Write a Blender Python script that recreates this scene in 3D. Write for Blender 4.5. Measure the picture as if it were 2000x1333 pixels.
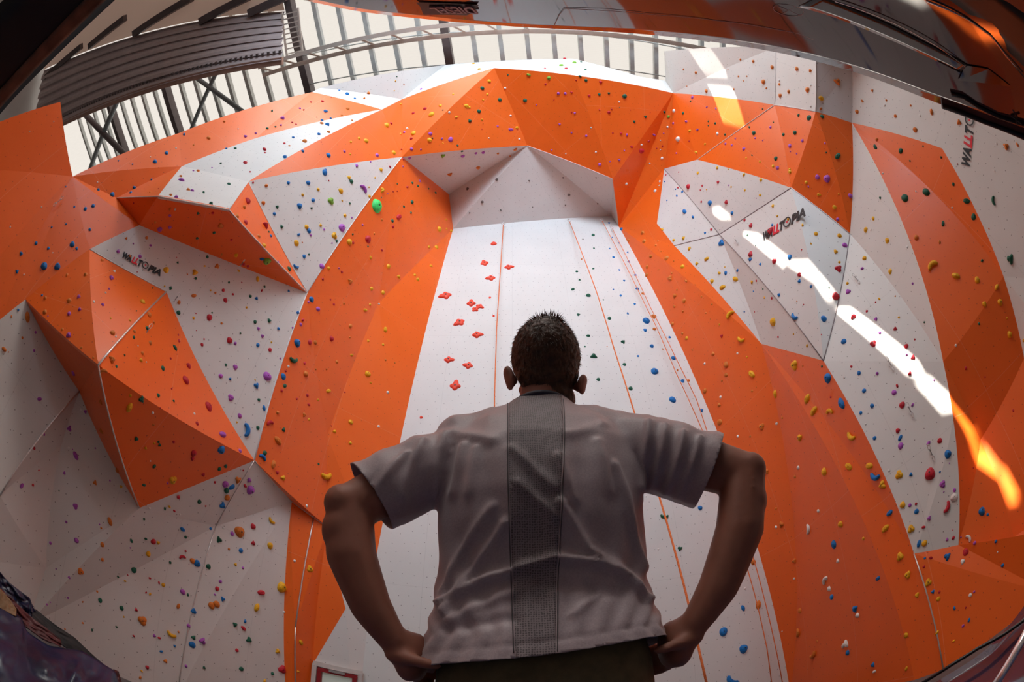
import bpy, bmesh, math, random
from mathutils import Vector, Matrix, noise
from mathutils import geometry as mgeo
random.seed(7)
SC = bpy.context.scene
COL = SC.collection
PI = math.pi
for o in list(bpy.data.objects): bpy.data.objects.remove(o)

# ------------------------------------------------------------------ camera: 15 mm diagonal fisheye, low behind the man, tilted up 45 degrees
cd = bpy.data.cameras.new('camera'); cam = bpy.data.objects.new('camera', cd); COL.objects.link(cam)
cd.type = 'PANO'; cd.panorama_type = 'FISHEYE_EQUISOLID'
cd.fisheye_lens = 15.0; cd.fisheye_fov = math.radians(210)
cd.sensor_width = 36.0; cd.sensor_height = 24.0; cd.sensor_fit = 'HORIZONTAL'
cd.clip_start = 0.02; cd.clip_end = 200
cam.location = (0, 0, 0.95); cam.rotation_euler = (math.radians(135), 0, 0)
SC.camera = cam

# ------------------------------------------------------------------ world, sun, large area lights, exposure
w = bpy.data.worlds.new('sky'); SC.world = w; w.use_nodes = True
bgn = w.node_tree.nodes['Background']; bgn.inputs[0].default_value = (0.75, 0.86, 1.0, 1); bgn.inputs[1].default_value = 1.0
SUN = Vector((-.3, -.6, 1.0)).normalized()
sl = bpy.data.lights.new('sun', 'SUN'); sl.energy = 95; sl.angle = math.radians(.45); sl.color = (1.0, .93, .82)
so = bpy.data.objects.new('sun', sl); COL.objects.link(so); so.rotation_euler = SUN.to_track_quat('Z', 'Y').to_euler(); so.location = (-6, -12, 30)
def area(name, loc, size, energy, color, aim=None):
    l = bpy.data.lights.new(name, 'AREA'); l.shape = 'RECTANGLE'; l.size, l.size_y = size; l.energy = energy; l.color = color
    o = bpy.data.objects.new(name, l); COL.objects.link(o); o.location = loc
    if aim is not None: o.rotation_euler = (Vector(loc) - Vector(aim)).to_track_quat('Z', 'Y').to_euler()
    return o
area('rooflight_daylight', (-.3, -2.9, 15.5), (8, 3.6), 1350, (1.0, .95, .9))
hw = area('unseen_window_light', (0, -9.6, 12.0), (11, 3.4), 1700, (.70, .85, 1.0), (0, 4, 12.2)); hw.data.spread = math.radians(88)  # unseen, guessed window; spread narrowed so the lower walls stay dark
SC.view_settings.view_transform = 'Standard'; SC.view_settings.look = 'None'
SC.view_settings.gamma = 1; SC.view_settings.use_curve_mapping = False
SC.view_settings.exposure = -1.22
SC.cycles.use_denoising = True
SC.cycles.max_bounces = 8; SC.cycles.diffuse_bounces = 4; SC.cycles.glossy_bounces = 4
SC.cycles.sample_clamp_indirect = 8

# ------------------------------------------------------------------ surveyed coordinates (millimetres, world space)
VERTS = [[-5748,-1332,1996],[-5700,-1072,3332],[-5646,-785,4397],[-5590,337,4249],[-4851,1210,3653],[-5049,1013,2575],[-5119,913,2142],[-5275,513,726],[-5442,798,6561],[-4801,1397,10817],[-4945,1247,5900],[-5202,1016,4630],[-4681,1448,4458],[-4188,1176,4544],[-4638,1581,7732],[-3427,2427,12013],[-4058,1945,6366],[-3518,1796,5054],[-3252,3798,5835],[-2755,3558,11023],[-502,1676,13451],[428,3876,12520],[1646,1746,12775],[2777,4514,11773],[4506,1925,12677],[-3168,2442,13239],[-4993,1454,11714],[-2101,1695,14979],[0,1600,14839],[1860,1436,14476],[3642,1655,13245],[4495,1684,13409],[-1865,5386,12479],[-1665,6000,11445],[-2622,5174,7186],[-2806,5190,4117],[-1875,6000,4498],[-3177,4116,2980],[-2634,5557,2746],[3041,6000,12342],[3127,6000,11679],[3738,5071,10308],[4256,4086,11855],[4505,3155,10344],[4340,724,13381],[5293,-271,9029],[5238,-352,7550],[5154,688,7151],[5204,1005,8576],[5853,-469,7168],[5696,578,6702],[4829,2184,6887],[5305,2219,5550],[4373,4035,8168],[3833,5000,9139],[4192,4431,5314],[4045,3268,3855],[4777,2055,2680],[4542,2207,2013],[4197,2529,766],[3866,2929,985],[4515,2870,4489],[5806,65,4695],[5753,494,3750],[5708,867,2881],[5654,1297,1979],[5538,829,189],[4993,2185,1642],[4770,2070,379],[6032,-1530,6317],[6214,-2302,2213],[6070,-1189,200],[-4223,2261,4065],[-3379,1627,2302],[-4524,2130,2334],[-3834,3131,1649],[-4587,1722,716],[-4497,2510,361],[-3546,4204,2018],[-3035,5059,2880],[-2258,5774,1580],[-2642,5719,599],[-2791,5368,2794],[-4620,2275,1713],[-4723,856,-131],[-2764,5325,1113],[-4793,1019,-400],[-4503,2394,-400],[-3512,3969,-400],[-2821,5465,-400],[-2643,5719,-400],[-2737,5563,-400],[3665,3021,-400],[3704,2642,-400],[4511,1642,-400],[4981,436,-400],[4734,1447,-400],[-4747,166,-400],[-2020,6000,-400],[4100,6000,-400],[-1975,6000,2500]]
PANELS = [('orange','tall plain orange wall at far left',[(1,2,3),(0,1,3),(7,0,3),(3,4,5),(3,5,6),(3,6,7)]),
 ('orange','orange band right of the far left wall',[(12,4,3),(3,8,10),(3,10,11),(3,11,12)]),
 ('orange','orange band under the braced roof',[(14,10,8),(8,9,14)]),
 ('orange','pink-lit orange triangle below the roof beams',[(9,15,14)]),
 ('white','sunlit white slope at the wall top',[(26,25,15),(9,26,15),(26,27,25),(20,25,27),(27,28,20),(28,29,22),(28,22,20),(22,29,30),(30,24,22),(30,31,24)]),
 ('white','white strip above the left roof edge',[(16,10,14),(14,15,16),(17,13,10),(10,16,17)]),
 ('orange','small salmon wedge at left',[(11,10,13)]),
 ('orange','small dark triangle under the salmon wedge',[(11,13,12)]),
 ('orange','dark orange underside above the left logo',[(12,13,17),(17,18,12)]),
 ('orange','narrow orange triangle beside the white kite',[(17,16,18)]),
 ('white','white kite-shaped face at upper left',[(16,19,18)]),
 ('orange','long orange headwall at upper left',[(20,21,19),(25,20,19),(15,25,19),(16,15,19)]),
 ('orange','orange headwall above the recess',[(21,20,22),(22,23,21)]),
 ('orange','orange headwall left of the thin pillar',[(22,24,23)]),
 ('orange','orange face left of the recess',[(34,18,19),(33,34,19),(19,32,33)]),
 ('orange','orange wall left of the pale tower',[(18,34,35),(18,35,37),(79,37,38),(38,82,79)]),
 ('orange','salmon strip along the tower left edge',[(36,100,35),(36,35,34),(34,33,36),(38,37,35),(35,100,38)]),
 ('white','shaded white sliver over the recess',[(19,21,32)]),
 ('white','shaded white recess underside',[(21,23,39),(21,39,33),(21,33,32),(23,40,39)]),
 ('white','pale central tower',[(40,99,98),(36,33,39),(40,98,100),(40,100,36),(39,40,36)]),
 ('orange','lit face of the thin orange pillar',[(24,23,40)]),
 ('orange','shaded face of the thin orange pillar',[(40,41,42),(24,40,42)]),
 ('white','white crown block at upper right',[(45,48,24),(44,45,24),(44,24,31)]),
 ('white','narrow white block right of the crown',[(48,45,46),(46,47,48)]),
 ('orange','orange face under the white crown',[(24,48,43),(24,43,42)]),
 ('orange','orange facet above the right logo',[(51,43,48),(48,47,51)]),
 ('orange','slim orange triangle right of the logo facet',[(47,52,51)]),
 ('orange','brown shaded return at upper right',[(47,50,52)]),
 ('white','outer white wall at far right',[(49,50,47),(49,47,46),(46,69,49),(69,70,62),(69,62,50),(49,69,50),(70,71,64),(63,62,70),(70,64,63),(64,71,66),(64,66,65)]),
 ('white','small white facet right of the pillar',[(42,53,54),(41,42,54)]),
 ('white','upper white facet left of the right logo',[(43,51,53),(42,43,53)]),
 ('white','white facet with the right logo',[(56,53,51),(51,52,61),(51,61,56)]),
 ('white','long white facet below the seam',[(55,54,53),(53,56,55)]),
 ('white','white wall right of the logo facet',[(57,56,61),(52,57,61),(50,57,52)]),
 ('white','lower white panel at right',[(60,56,57),(58,59,60),(57,58,60)]),
 ('orange','broad salmon wall right of the tower',[(55,92,99),(40,41,54),(55,99,40),(40,54,55)]),
 ('orange','darker orange wall beside the lower white panel',[(60,93,92),(55,56,60),(55,60,92)]),
 ('orange','orange base wall at lower right',[(94,93,60),(58,57,67),(59,58,67),(59,67,68),(59,68,96),(94,60,59),(95,94,59),(96,95,59)]),
 ('orange','sweeping orange band at far right',[(66,96,68),(66,68,67),(65,66,67),(65,67,57),(64,65,57),(64,57,50),(64,50,62),(62,63,64)]),
 ('white','white face with the left logo',[(18,37,72),(72,4,12),(12,18,72)]),
 ('orange','pink-lit top of the left volume',[(4,72,73),(4,73,5)]),
 ('orange','shadowed left side of the volume',[(5,73,74)]),
 ('orange','dark orange front of the left volume',[(37,75,73),(72,37,73)]),
 ('orange','narrow shaded edge of the left volume',[(74,73,75)]),
 ('white','grey-white wall left of the volume',[(76,84,7),(74,76,7),(5,74,7),(7,6,5)]),
 ('white','brown-shadowed wall at lower left',[(77,87,86),(86,97,84),(86,84,76),(77,86,76),(83,77,76),(74,83,76)]),
 ('white','shadowed white facet under the left volume',[(75,77,83),(74,75,83)]),
 ('white','white base wall at lower left',[(78,88,87),(75,78,87),(75,87,77)]),
 ('white','small white triangle below the volume',[(75,37,78)]),
 ('white','grey triangle under the orange wall',[(37,79,78)]),
 ('white','white base panel left of the man',[(79,89,88),(78,79,88)]),
 ('orange','narrow orange strip behind the left arm',[(79,82,85),(85,91,89),(79,85,89)]),
 ('orange','dark orange return behind the left arm',[(38,80,81),(81,90,91),(81,91,85),(38,81,85),(82,38,85)]),
 ('white','grey wall above the red door',[(80,38,100),(98,90,81),(98,81,80),(100,98,80)])]
HOLDS = """-1031,6000,5791,260,19,0,-99,0,s,s,15,16
-1491,6000,8402,324,19,0,-99,0,s,s,5,16
-2880,3885,8883,319,14,92,-32,-10,G,d,1,1
-1092,6000,7503,278,19,0,-99,0,s,s,11,16
3094,6000,251,206,19,0,-99,0,b,n,32,32
-3308,3874,3266,162,39,85,-50,-3,b,n,9,9
-713,6000,7126,246,19,0,-99,0,s,s,12,16
4202,2620,1681,140,34,-78,-58,11,r,t,7,12
-897,6000,8112,262,19,0,-99,0,s,s,7,16
5165,1484,3713,169,38,-77,-61,-4,y,n,1,8
-1223,6000,6440,218,19,0,-99,0,s,s,13,16
-821,6000,6292,212,19,0,-99,0,s,s,14,16
-2741,5324,3514,199,16,92,-34,2,y,n,14,15
-3357,4493,2096,151,50,81,-55,6,o,t,1,4
3941,3177,2084,151,36,-98,5,5,b,n,3,4
-3824,3572,427,113,47,83,-52,6,o,l,8,13
-2971,5175,1623,157,50,89,-41,0,y,t,4,7
4200,2556,1235,119,34,-75,-64,4,r,n,9,12
-492,6000,9046,259,19,0,-99,0,s,s,4,16
3018,6000,1075,143,19,0,-99,0,b,d,30,32
5746,622,2909,141,28,-97,-15,-1,g,w,2,2
-3285,3855,4133,131,39,85,-50,-3,p,d,12,14
4008,3291,3169,135,36,-98,5,5,b,e,2,4
3986,3333,2731,146,36,-98,5,5,y,n,5,13
-681,6000,9666,262,19,0,-99,0,s,s,2,16
-89,6000,9496,256,19,0,-99,0,s,s,3,16
4018,2908,1892,98,34,-78,-58,11,y,l,1,4
4287,2456,1262,95,34,-75,-64,4,w,d,4,4
-3624,3892,439,114,47,83,-52,6,y,n,7,8
-2893,5324,427,125,50,89,-41,0,r,l,7,7
3325,6000,709,152,19,0,-99,0,b,t,31,32
-710,6000,8013,204,19,0,-99,0,s,s,8,16
-4980,1159,2457,101,44,89,-42,0,o,e,2,5
-3416,2192,2303,85,42,86,5,-47,y,e,3,6
-3091,4361,3448,123,15,93,-31,-1,o,-,12,12
-794,6000,7911,202,19,0,-99,0,s,s,9,16
4105,3875,4323,153,36,-98,5,5,y,l,1,13
4043,3857,3480,131,36,-96,-16,12,y,e,3,13
3929,3124,1914,120,36,-98,5,5,y,w,8,13
3842,3114,1043,96,36,-96,-16,12,y,l,10,13
5412,1085,4822,134,38,-77,-61,-4,g,d,8,13
5643,809,4631,135,38,-77,-61,-4,g,d,7,13
5297,1343,3392,113,38,-77,-61,-4,y,e,2,8
-3468,3252,3137,118,42,84,-19,47,r,d,7,13
-3165,4097,4689,149,15,93,-31,-1,g,n,1,4
4069,3897,3722,130,36,-96,-16,12,y,e,2,13
-3577,3263,2139,102,42,86,5,-47,y,l,6,6
-3265,4346,2651,126,49,90,-17,-36,p,t,2,2
3916,2916,1254,87,34,-78,-58,11,y,l,3,4
3952,3563,2426,109,36,-96,-16,12,y,e,7,13
3953,3235,2230,108,36,-98,5,5,y,e,6,13
3874,3247,1443,97,36,-96,-16,12,y,e,9,13
4036,4662,6273,178,35,-79,-59,1,y,n,2,13
4035,3321,3618,136,36,-98,5,5,b,t,1,4
3691,6000,1354,129,19,0,-99,0,o,e,10,10
4060,2628,731,97,37,-59,-69,36,b,w,4,9
5564,-37,7182,162,28,-53,-33,-76,o,w,1,14
5928,-609,3644,115,28,-97,-15,-1,o,-,13,14
-3375,4341,1038,93,50,81,-55,6,o,d,3,4
-3115,4856,1203,103,50,89,-41,0,y,e,5,7
-3411,4225,496,103,50,81,-55,6,p,w,5,6
4022,5214,256,157,35,-97,14,5,o,n,51,51
3851,2812,599,80,37,-75,-60,21,y,l,1,4
-3147,3602,7513,163,10,89,-41,-10,p,d,5,9
4807,2593,5048,141,31,-45,-85,-18,r,w,7,11
4559,2810,4660,132,31,-45,-85,-18,r,t,9,11
-3586,2831,3171,107,42,84,-19,47,r,d,5,13
-3299,3498,2939,109,42,84,-19,47,p,e,1,3
4062,4868,5024,139,35,-93,-32,-7,y,e,7,13
4168,3893,5269,151,32,-98,3,6,y,d,11,13
4028,3574,3232,130,36,-98,5,5,y,n,4,13
4376,2382,1718,95,34,-75,-64,4,b,t,7,11
4573,2313,922,101,37,-53,-81,16,b,t,1,9
-3407,4289,994,90,50,81,-55,6,o,d,4,4
-3104,4885,1429,100,50,89,-41,0,r,e,4,7
-4127,2387,4598,104,39,85,-49,-3,y,-,4,12
-3384,1718,2304,76,42,86,5,-47,o,n,7,8
4062,4706,5725,159,35,-93,-32,-7,y,n,4,13
4144,3377,4851,138,31,-92,-31,12,b,n,8,9
-4464,2435,1724,83,46,69,-65,-26,p,e,5,12
-3264,3531,2749,106,42,86,5,-47,b,t,1,1
-3144,4212,3073,112,16,92,-34,2,b,n,1,1
4302,2456,749,93,37,-53,-81,16,w,n,1,4
3909,3140,1573,86,36,-96,-16,12,b,e,4,4
3822,3048,803,82,36,-96,-16,12,y,l,11,13
-3475,4118,397,85,50,81,-55,6,b,d,5,5
-5106,933,3046,105,0,74,-64,-1,b,t,10,12
-3472,2865,5431,127,8,36,29,-87,l,t,1,1
-3347,3122,7727,152,10,89,-41,-10,l,l,1,1
-3082,3419,8795,198,10,89,-41,-10,p,n,3,9
4518,3010,6675,170,31,-92,-31,12,r,w,3,11
5151,1686,6388,138,26,-89,-25,-32,p,t,3,5
5751,488,3943,104,38,-97,-15,-1,g,e,9,13
5806,182,3519,113,28,-97,-15,-1,g,n,1,2
-3449,1761,2482,87,42,84,-19,47,o,w,6,8
-3180,4042,4964,132,15,93,-31,-1,b,t,2,3
-3158,4154,3562,113,15,93,-31,-1,r,n,12,12
2966,6000,5415,139,19,0,-99,0,b,d,24,32
4473,2669,3572,98,33,-75,-61,17,r,l,6,8
-4039,2934,1317,77,46,72,-67,-5,o,e,2,3
-4171,2797,593,81,47,94,-16,-24,o,l,4,13
-3384,3954,2512,92,48,91,-12,-36,p,d,1,1
-3455,4106,2282,106,48,91,-12,-36,b,w,2,2
-3310,4077,2658,106,48,91,-12,-36,o,w,1,2
-3074,4403,3106,99,16,92,-34,2,o,e,3,3
-2723,5417,2019,98,52,76,-62,2,y,l,1,3
2338,6000,3158,123,19,0,-99,0,g,n,18,19
4074,4849,2135,140,35,-97,14,5,w,n,9,19
4242,2523,1476,77,34,-75,-64,4,p,l,9,14
4201,2460,644,78,37,-59,-69,36,r,d,2,6
3963,4267,1674,114,35,-97,14,5,b,d,2,7
3994,4631,1262,131,35,-97,14,5,w,n,13,19
4341,4100,7925,162,32,-86,-47,-1,b,l,1,5
-3345,2233,2439,76,42,86,5,-47,g,w,8,16
2764,6000,6100,158,19,0,-99,0,b,t,22,32
4042,5132,4120,117,35,-93,-32,-7,o,l,40,51
4075,4372,3392,121,35,-97,14,5,y,-,9,13
4317,2652,2599,81,34,-78,-58,11,r,d,4,12
-3583,4077,1441,92,47,83,-52,6,b,t,3,5
-3379,3237,2501,83,42,86,5,-47,r,d,11,13
-3147,4847,2472,104,50,81,-55,6,y,n,1,7
-3491,4268,1865,94,50,81,-55,6,g,w,1,8
4064,5443,2478,110,35,-93,-32,-7,o,-,46,51
5325,1233,6462,117,27,-59,-54,-57,g,-,2,2
3876,4036,712,113,35,-97,14,5,b,w,5,7
-4987,1067,3175,95,0,74,-64,-1,b,t,11,12
-4313,2091,4294,88,39,85,-49,-3,y,-,2,12
-3784,2064,5834,131,9,87,-26,38,r,w,1,3
-3684,2560,5951,135,9,87,-26,38,r,w,3,3
-3189,3587,7211,133,10,89,-41,-10,y,l,13,14
5452,1169,3130,90,38,-77,-61,-4,y,-,3,8
5562,1119,2688,88,38,-73,-61,-25,y,-,5,8
-4560,2254,1926,74,46,69,-65,-26,p,-,2,12
-3862,2865,4240,88,39,85,-50,-3,r,d,9,14
-3480,3564,3521,83,39,85,-50,-3,p,l,13,14
-2504,5377,5524,116,16,65,-73,-4,y,-,9,15
1590,6000,6527,150,19,0,-99,0,g,w,14,19
2921,6000,7581,178,19,0,-99,0,b,t,16,32
4263,3028,4408,95,31,-47,-84,-18,b,d,9,9
4542,2746,4158,110,33,-75,-61,17,r,w,3,8
5556,1276,2318,86,38,-73,-61,-25,y,-,8,8
-3690,3903,1407,86,47,83,-52,6,r,n,3,11
4135,2810,2181,74,34,-78,-58,11,p,d,7,14
3922,2868,1054,68,34,-75,-64,4,b,e,11,11
3961,2821,1020,68,34,-75,-64,4,y,d,4,4
-3133,4809,724,96,50,89,-41,0,g,w,5,8
4107,5642,660,138,35,-97,14,5,o,n,49,51
-2872,4190,8013,167,14,92,-32,-10,r,t,7,11
-2591,4482,9443,171,14,90,-38,-12,r,e,5,11
4264,4263,6888,132,32,-86,-47,-1,y,e,6,13
5738,596,3728,90,38,-97,-15,-1,g,-,10,13
-3957,1419,2436,75,40,35,-91,10,p,-,8,8
-3337,3782,3907,95,39,85,-50,-3,b,w,7,9
-3179,4066,4315,96,15,93,-31,-1,b,d,3,3
3886,5240,5582,123,35,-93,-32,-7,o,-,31,51
3728,5875,4761,122,35,-93,-32,-7,o,-,39,51
-3360,4064,2536,83,48,91,-12,-36,b,e,1,2
-3111,4883,2120,96,50,89,-41,0,y,t,2,7
3937,2950,1563,75,34,-78,-58,11,y,t,2,4
3987,4061,2635,114,35,-97,14,5,y,t,10,13
-3519,4103,828,73,50,81,-55,6,b,l,3,5
3892,4312,284,99,35,-97,14,5,w,e,17,19
5893,-474,4553,97,28,-97,-15,-1,o,-,10,14
-4014,2557,4943,88,39,85,-49,-3,o,-,4,9
-3521,2659,8086,132,10,89,-41,-10,b,-,2,11
-2867,3754,9413,159,14,92,-32,-10,y,-,1,12
-3484,3172,6358,106,10,89,-41,-10,y,-,14,14
3593,5429,8387,158,35,-93,-32,-7,o,-,15,51
4105,4553,6981,129,32,-86,-47,-1,y,e,9,13
-3650,3229,4179,90,39,85,-50,-3,r,t,12,14
4169,4627,4388,116,35,-97,14,5,y,-,8,13
4304,2968,3908,86,33,-75,-61,17,b,-,1,1
-4348,2606,1226,66,46,72,-67,-5,p,l,8,12
-3834,3490,1405,72,47,94,-16,-24,r,d,1,11
-3621,4016,1438,71,47,83,-52,6,o,d,3,13
-3394,4029,2460,78,48,91,-12,-36,g,d,1,3
-2996,4606,3024,85,16,92,-34,2,y,-,15,15
4125,5421,1823,95,35,-93,-32,-7,o,-,47,51
3744,6000,2104,99,19,0,-99,0,o,-,9,10
-3622,3962,1006,67,47,83,-52,6,p,d,4,9
3405,6000,1374,90,19,0,-99,0,b,e,29,32
3720,3135,153,64,36,-96,-16,12,y,d,13,13
-3732,1990,5030,81,8,36,29,-87,o,l,3,4
-3203,3742,6470,106,10,89,-41,-10,p,d,9,9
-3203,3923,5812,101,15,91,-36,-5,b,d,1,3
-3039,3894,7438,138,14,92,-32,-10,y,t,5,12
5213,1384,4212,84,38,-77,-61,-4,o,-,2,3
5580,1030,2857,78,38,-77,-61,-4,y,e,4,8
5378,1285,2838,75,38,-77,-61,-4,y,-,6,8
4327,2680,2803,69,34,-78,-58,11,p,d,3,14
4164,2789,2267,65,34,-78,-58,11,b,-,5,11
4386,2420,1923,64,34,-81,-52,16,r,-,6,12
-2136,2760,12203,176,11,-20,-84,-46,y,-,9,22
3606,3709,12146,164,20,29,-12,-93,r,-,2,2
-3411,4092,2396,84,48,91,-12,-36,o,t,2,2
4017,5366,3401,95,35,-93,-32,-7,o,-,43,51
-3177,4717,857,71,50,89,-41,0,r,e,5,7
-2937,5232,682,86,50,89,-41,0,y,w,6,7
-5018,1020,3521,82,0,74,-64,-1,b,t,6,12
-5245,937,4603,81,1,87,-44,-9,b,-,8,11
-4389,1574,3494,78,40,62,-57,50,p,-,1,8
-4470,1646,4611,79,8,36,29,-87,p,-,3,3
-3592,2790,6959,115,10,89,-41,-10,b,t,6,11
-3295,3125,8153,122,10,89,-41,-10,y,-,6,14
-3416,3398,6029,104,10,89,-41,-10,b,n,11,11
-2941,4366,6847,126,14,92,-32,-10,o,w,4,4
4330,3603,6776,134,31,-92,-31,12,r,w,5,11
4354,3256,6083,107,31,-92,-31,12,r,d,6,11
5074,1754,6547,95,26,-89,-25,-32,p,-,2,5
5110,2357,5389,95,31,-45,-85,-18,p,-,1,1
4714,2660,4590,87,33,-74,-62,17,p,l,3,6
-4991,1132,1968,62,44,89,-42,0,o,-,4,5
-3675,1713,2766,65,40,62,-57,50,o,-,8,10
-3712,2863,3409,78,42,84,-19,47,r,d,4,13
-3514,2505,2162,57,42,86,5,-47,g,-,10,16
-3534,3446,3924,71,39,85,-50,-3,p,l,10,14
-2413,5398,6657,111,16,69,-70,-2,y,e,6,15
-3064,4400,4666,100,15,93,-31,-1,o,t,9,12
2995,6000,4862,112,19,0,-99,0,b,w,26,32
4624,2332,3013,78,33,-75,-61,17,r,w,8,8
-4276,2709,887,59,46,72,-67,-5,p,-,11,12
-3695,3779,1739,67,47,94,-16,-24,b,e,2,5
-3281,4624,2257,79,50,81,-55,6,r,t,1,7
2504,6000,2567,91,19,0,-99,0,g,w,19,19
4001,2831,1395,58,34,-78,-58,11,b,d,10,11
3935,4005,1855,92,35,-97,14,5,y,t,11,13
-1595,3393,11751,135,11,40,-49,-75,p,-,7,11
5260,405,7201,96,28,-53,-33,-76,y,-,1,2
5868,-371,5113,90,28,-97,-15,-1,o,-,8,14
5798,61,5308,91,28,-97,-15,-1,o,-,11,14
5127,865,7261,117,25,-96,-19,7,g,-,2,9
5723,522,5433,92,38,-97,-15,-1,g,-,3,13
-3625,3933,806,61,47,83,-52,6,o,e,7,13
-3339,4405,1138,71,50,81,-55,6,b,w,2,5
-3232,4598,867,75,50,89,-41,0,g,w,3,8
-3477,4127,495,69,50,81,-55,6,g,w,4,8
-2724,5459,905,78,52,93,-33,-3,y,e,2,3
3901,4379,269,84,35,-97,14,5,w,e,18,19
3801,2957,534,58,36,-97,-10,13,y,l,12,13
-4041,2555,4320,69,39,85,-50,-3,o,-,7,9
-4054,1979,3537,73,40,62,-57,50,y,-,1,3
-4489,1309,5347,90,5,49,-79,31,p,-,3,5
-484,6000,10587,159,19,0,-99,0,s,d,1,16
4166,4352,9721,149,29,-87,-46,-2,b,e,6,8
4412,2975,5810,96,31,-92,-31,12,b,d,2,9
4345,2990,5354,90,31,-92,-31,12,r,-,8,11
5187,1761,4675,85,33,-96,-10,18,y,-,3,8
4904,2478,5340,87,31,-45,-85,-18,y,-,8,9
5536,988,4071,78,38,-77,-61,-4,g,e,11,13
-2955,4586,5576,93,15,91,-36,-5,r,-,4,12
-2875,4917,4759,88,15,91,-36,-5,y,-,4,6
-2566,5381,4507,82,16,65,-73,-4,y,-,11,15
3134,6000,7703,142,19,0,-99,0,o,w,3,10
2262,6000,6920,112,19,0,-99,0,g,-,12,19
3655,5910,5519,106,35,-93,-32,-7,o,-,35,51
-4590,1955,987,56,45,98,-7,7,p,e,2,2
-4242,2693,1604,63,46,72,-67,-5,o,w,1,3
-4010,2781,1872,69,43,-21,-43,-86,o,-,3,3
-3507,4197,1470,69,50,81,-55,6,g,t,2,8
2982,6000,3203,83,19,0,-99,0,b,-,28,32
4053,2727,1239,60,34,-75,-64,4,p,w,13,14
4128,2485,573,55,37,-59,-69,36,w,l,3,4
3809,3490,944,68,35,-97,14,5,b,e,3,7
-4111,3113,398,55,47,83,-52,6,g,d,9,12
-3399,4329,1238,60,50,81,-55,6,r,d,3,7
3858,2721,368,51,37,-75,-60,21,y,d,2,4
-2557,3133,11709,148,11,-20,-84,-46,y,-,14,22
-1212,2633,12450,133,11,40,-49,-75,y,-,7,22
-1796,3785,11552,146,17,32,47,-80,l,-,1,1
5628,725,5927,94,38,-77,-61,-4,g,-,2,13
-3529,2146,5320,79,9,87,-26,38,r,-,2,3
-3433,2599,5416,82,9,87,-26,38,y,-,1,1
-3381,3260,5754,89,9,87,-26,38,g,-,2,2
-3686,3092,5313,76,39,85,-49,-3,y,-,5,12
-3822,2907,4625,68,39,85,-50,-3,r,-,7,14
-3462,3113,6781,91,10,89,-41,-10,y,-,12,14
-3424,3195,6773,91,10,89,-41,-10,b,d,8,11
-1725,4537,12030,154,17,32,47,-80,o,-,4,4
3590,5548,7904,123,35,-93,-32,-7,o,-,19,51
4511,3292,7322,112,31,-92,-31,12,r,-,2,11
4103,4535,7930,116,32,-86,-47,-1,y,e,2,13
5274,1933,5228,88,33,-96,-10,18,y,-,2,8
5121,2308,5592,87,31,-45,-85,-18,y,-,6,9
5123,2256,4899,84,33,-74,-62,17,y,-,4,8
5088,2038,4311,77,33,-96,-10,18,y,-,5,8
-4685,1768,1904,54,44,85,-48,8,p,-,3,3
-4552,1202,2550,66,40,35,-91,10,o,-,6,10
-3910,2089,3438,67,42,84,-19,47,o,-,1,8
-3789,2594,3433,69,42,84,-19,47,g,-,3,16
-3652,1996,2182,57,43,-21,-43,-86,o,-,1,3
-4046,2387,2082,64,43,-21,-43,-86,o,-,2,3
-4343,1860,2361,65,41,-9,-16,-97,p,-,1,1
-3225,3987,3702,65,39,85,-50,-3,b,-,8,9
-3376,3751,3389,61,39,85,-50,-3,p,-,14,14
-2988,4645,4091,77,15,93,-31,-1,o,-,11,12
-3079,4388,3648,71,15,93,-31,-1,g,-,3,4
4711,2369,3527,67,33,-74,-62,17,r,-,4,8
4182,2785,2366,63,34,-78,-58,11,r,t,5,12
-3876,3499,1238,68,47,94,-16,-24,y,d,2,8
-3966,3407,959,77,47,94,-16,-24,g,t,6,12
-3555,3773,2140,80,48,91,-12,-36,g,t
-3574,2919,2101,65,42,86,5,-47,g,e
-3407,3275,2454,69,42,86,5,-47,r,-
-3286,4227,2656,76,49,90,-17,-36,r,e
-3250,4229,2745,85,49,90,-17,-36,p,w
-3138,4227,3165,78,15,93,-31,-1,g,d
-3236,4664,2037,82,50,81,-55,6,r,w
-3310,4535,1865,72,50,81,-55,6,b,d
4090,2796,1809,62,34,-78,-58,11,b,-
3993,2796,1189,60,34,-81,-52,16,r,e
-3970,3343,447,62,47,83,-52,6,g,d
-3158,4748,285,73,50,89,-41,0,g,d
3922,2571,167,57,37,-75,-60,21,b,e
3972,2432,-52,57,37,-75,-60,21,b,e
3791,3764,-93,89,35,-97,14,5,b,w
3757,2727,29,63,37,-75,-60,21,y,n
-3953,2053,9559,144,5,54,-82,1,b,-
-3217,2793,11570,170,11,83,-53,-4,y,-
-2111,3307,11530,135,11,40,-49,-75,y,-
456,1840,13111,146,12,-27,-26,-91,l,-
3066,2212,12592,145,13,-1,-33,-93,g,-
4424,3051,11608,177,24,-97,-14,-7,w,-
5194,369,7561,122,23,-98,-6,4,o,-
5061,1280,7492,123,25,-96,-19,7,g,-
-5344,614,2907,70,0,84,-50,5,b,-
-5268,722,2717,68,0,84,-50,5,b,-
-5139,1068,4964,82,1,87,-44,-9,b,-
-4104,2461,4087,70,39,85,-50,-3,o,-
-4350,1310,2815,71,40,35,-91,10,o,-
-3516,1963,5164,85,9,87,-26,38,o,-
-3522,2799,5388,84,8,36,29,-87,b,-
-1928,5611,10755,168,14,90,-38,-12,y,-
4419,3718,9020,145,30,-96,-21,-2,b,-
4209,4358,7197,117,32,-86,-47,-1,b,e
4037,4669,7330,121,32,-86,-47,-1,y,-
5192,2019,6017,89,26,-89,-25,-32,y,-
5397,1708,5939,89,27,-59,-54,-57,p,-
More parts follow.
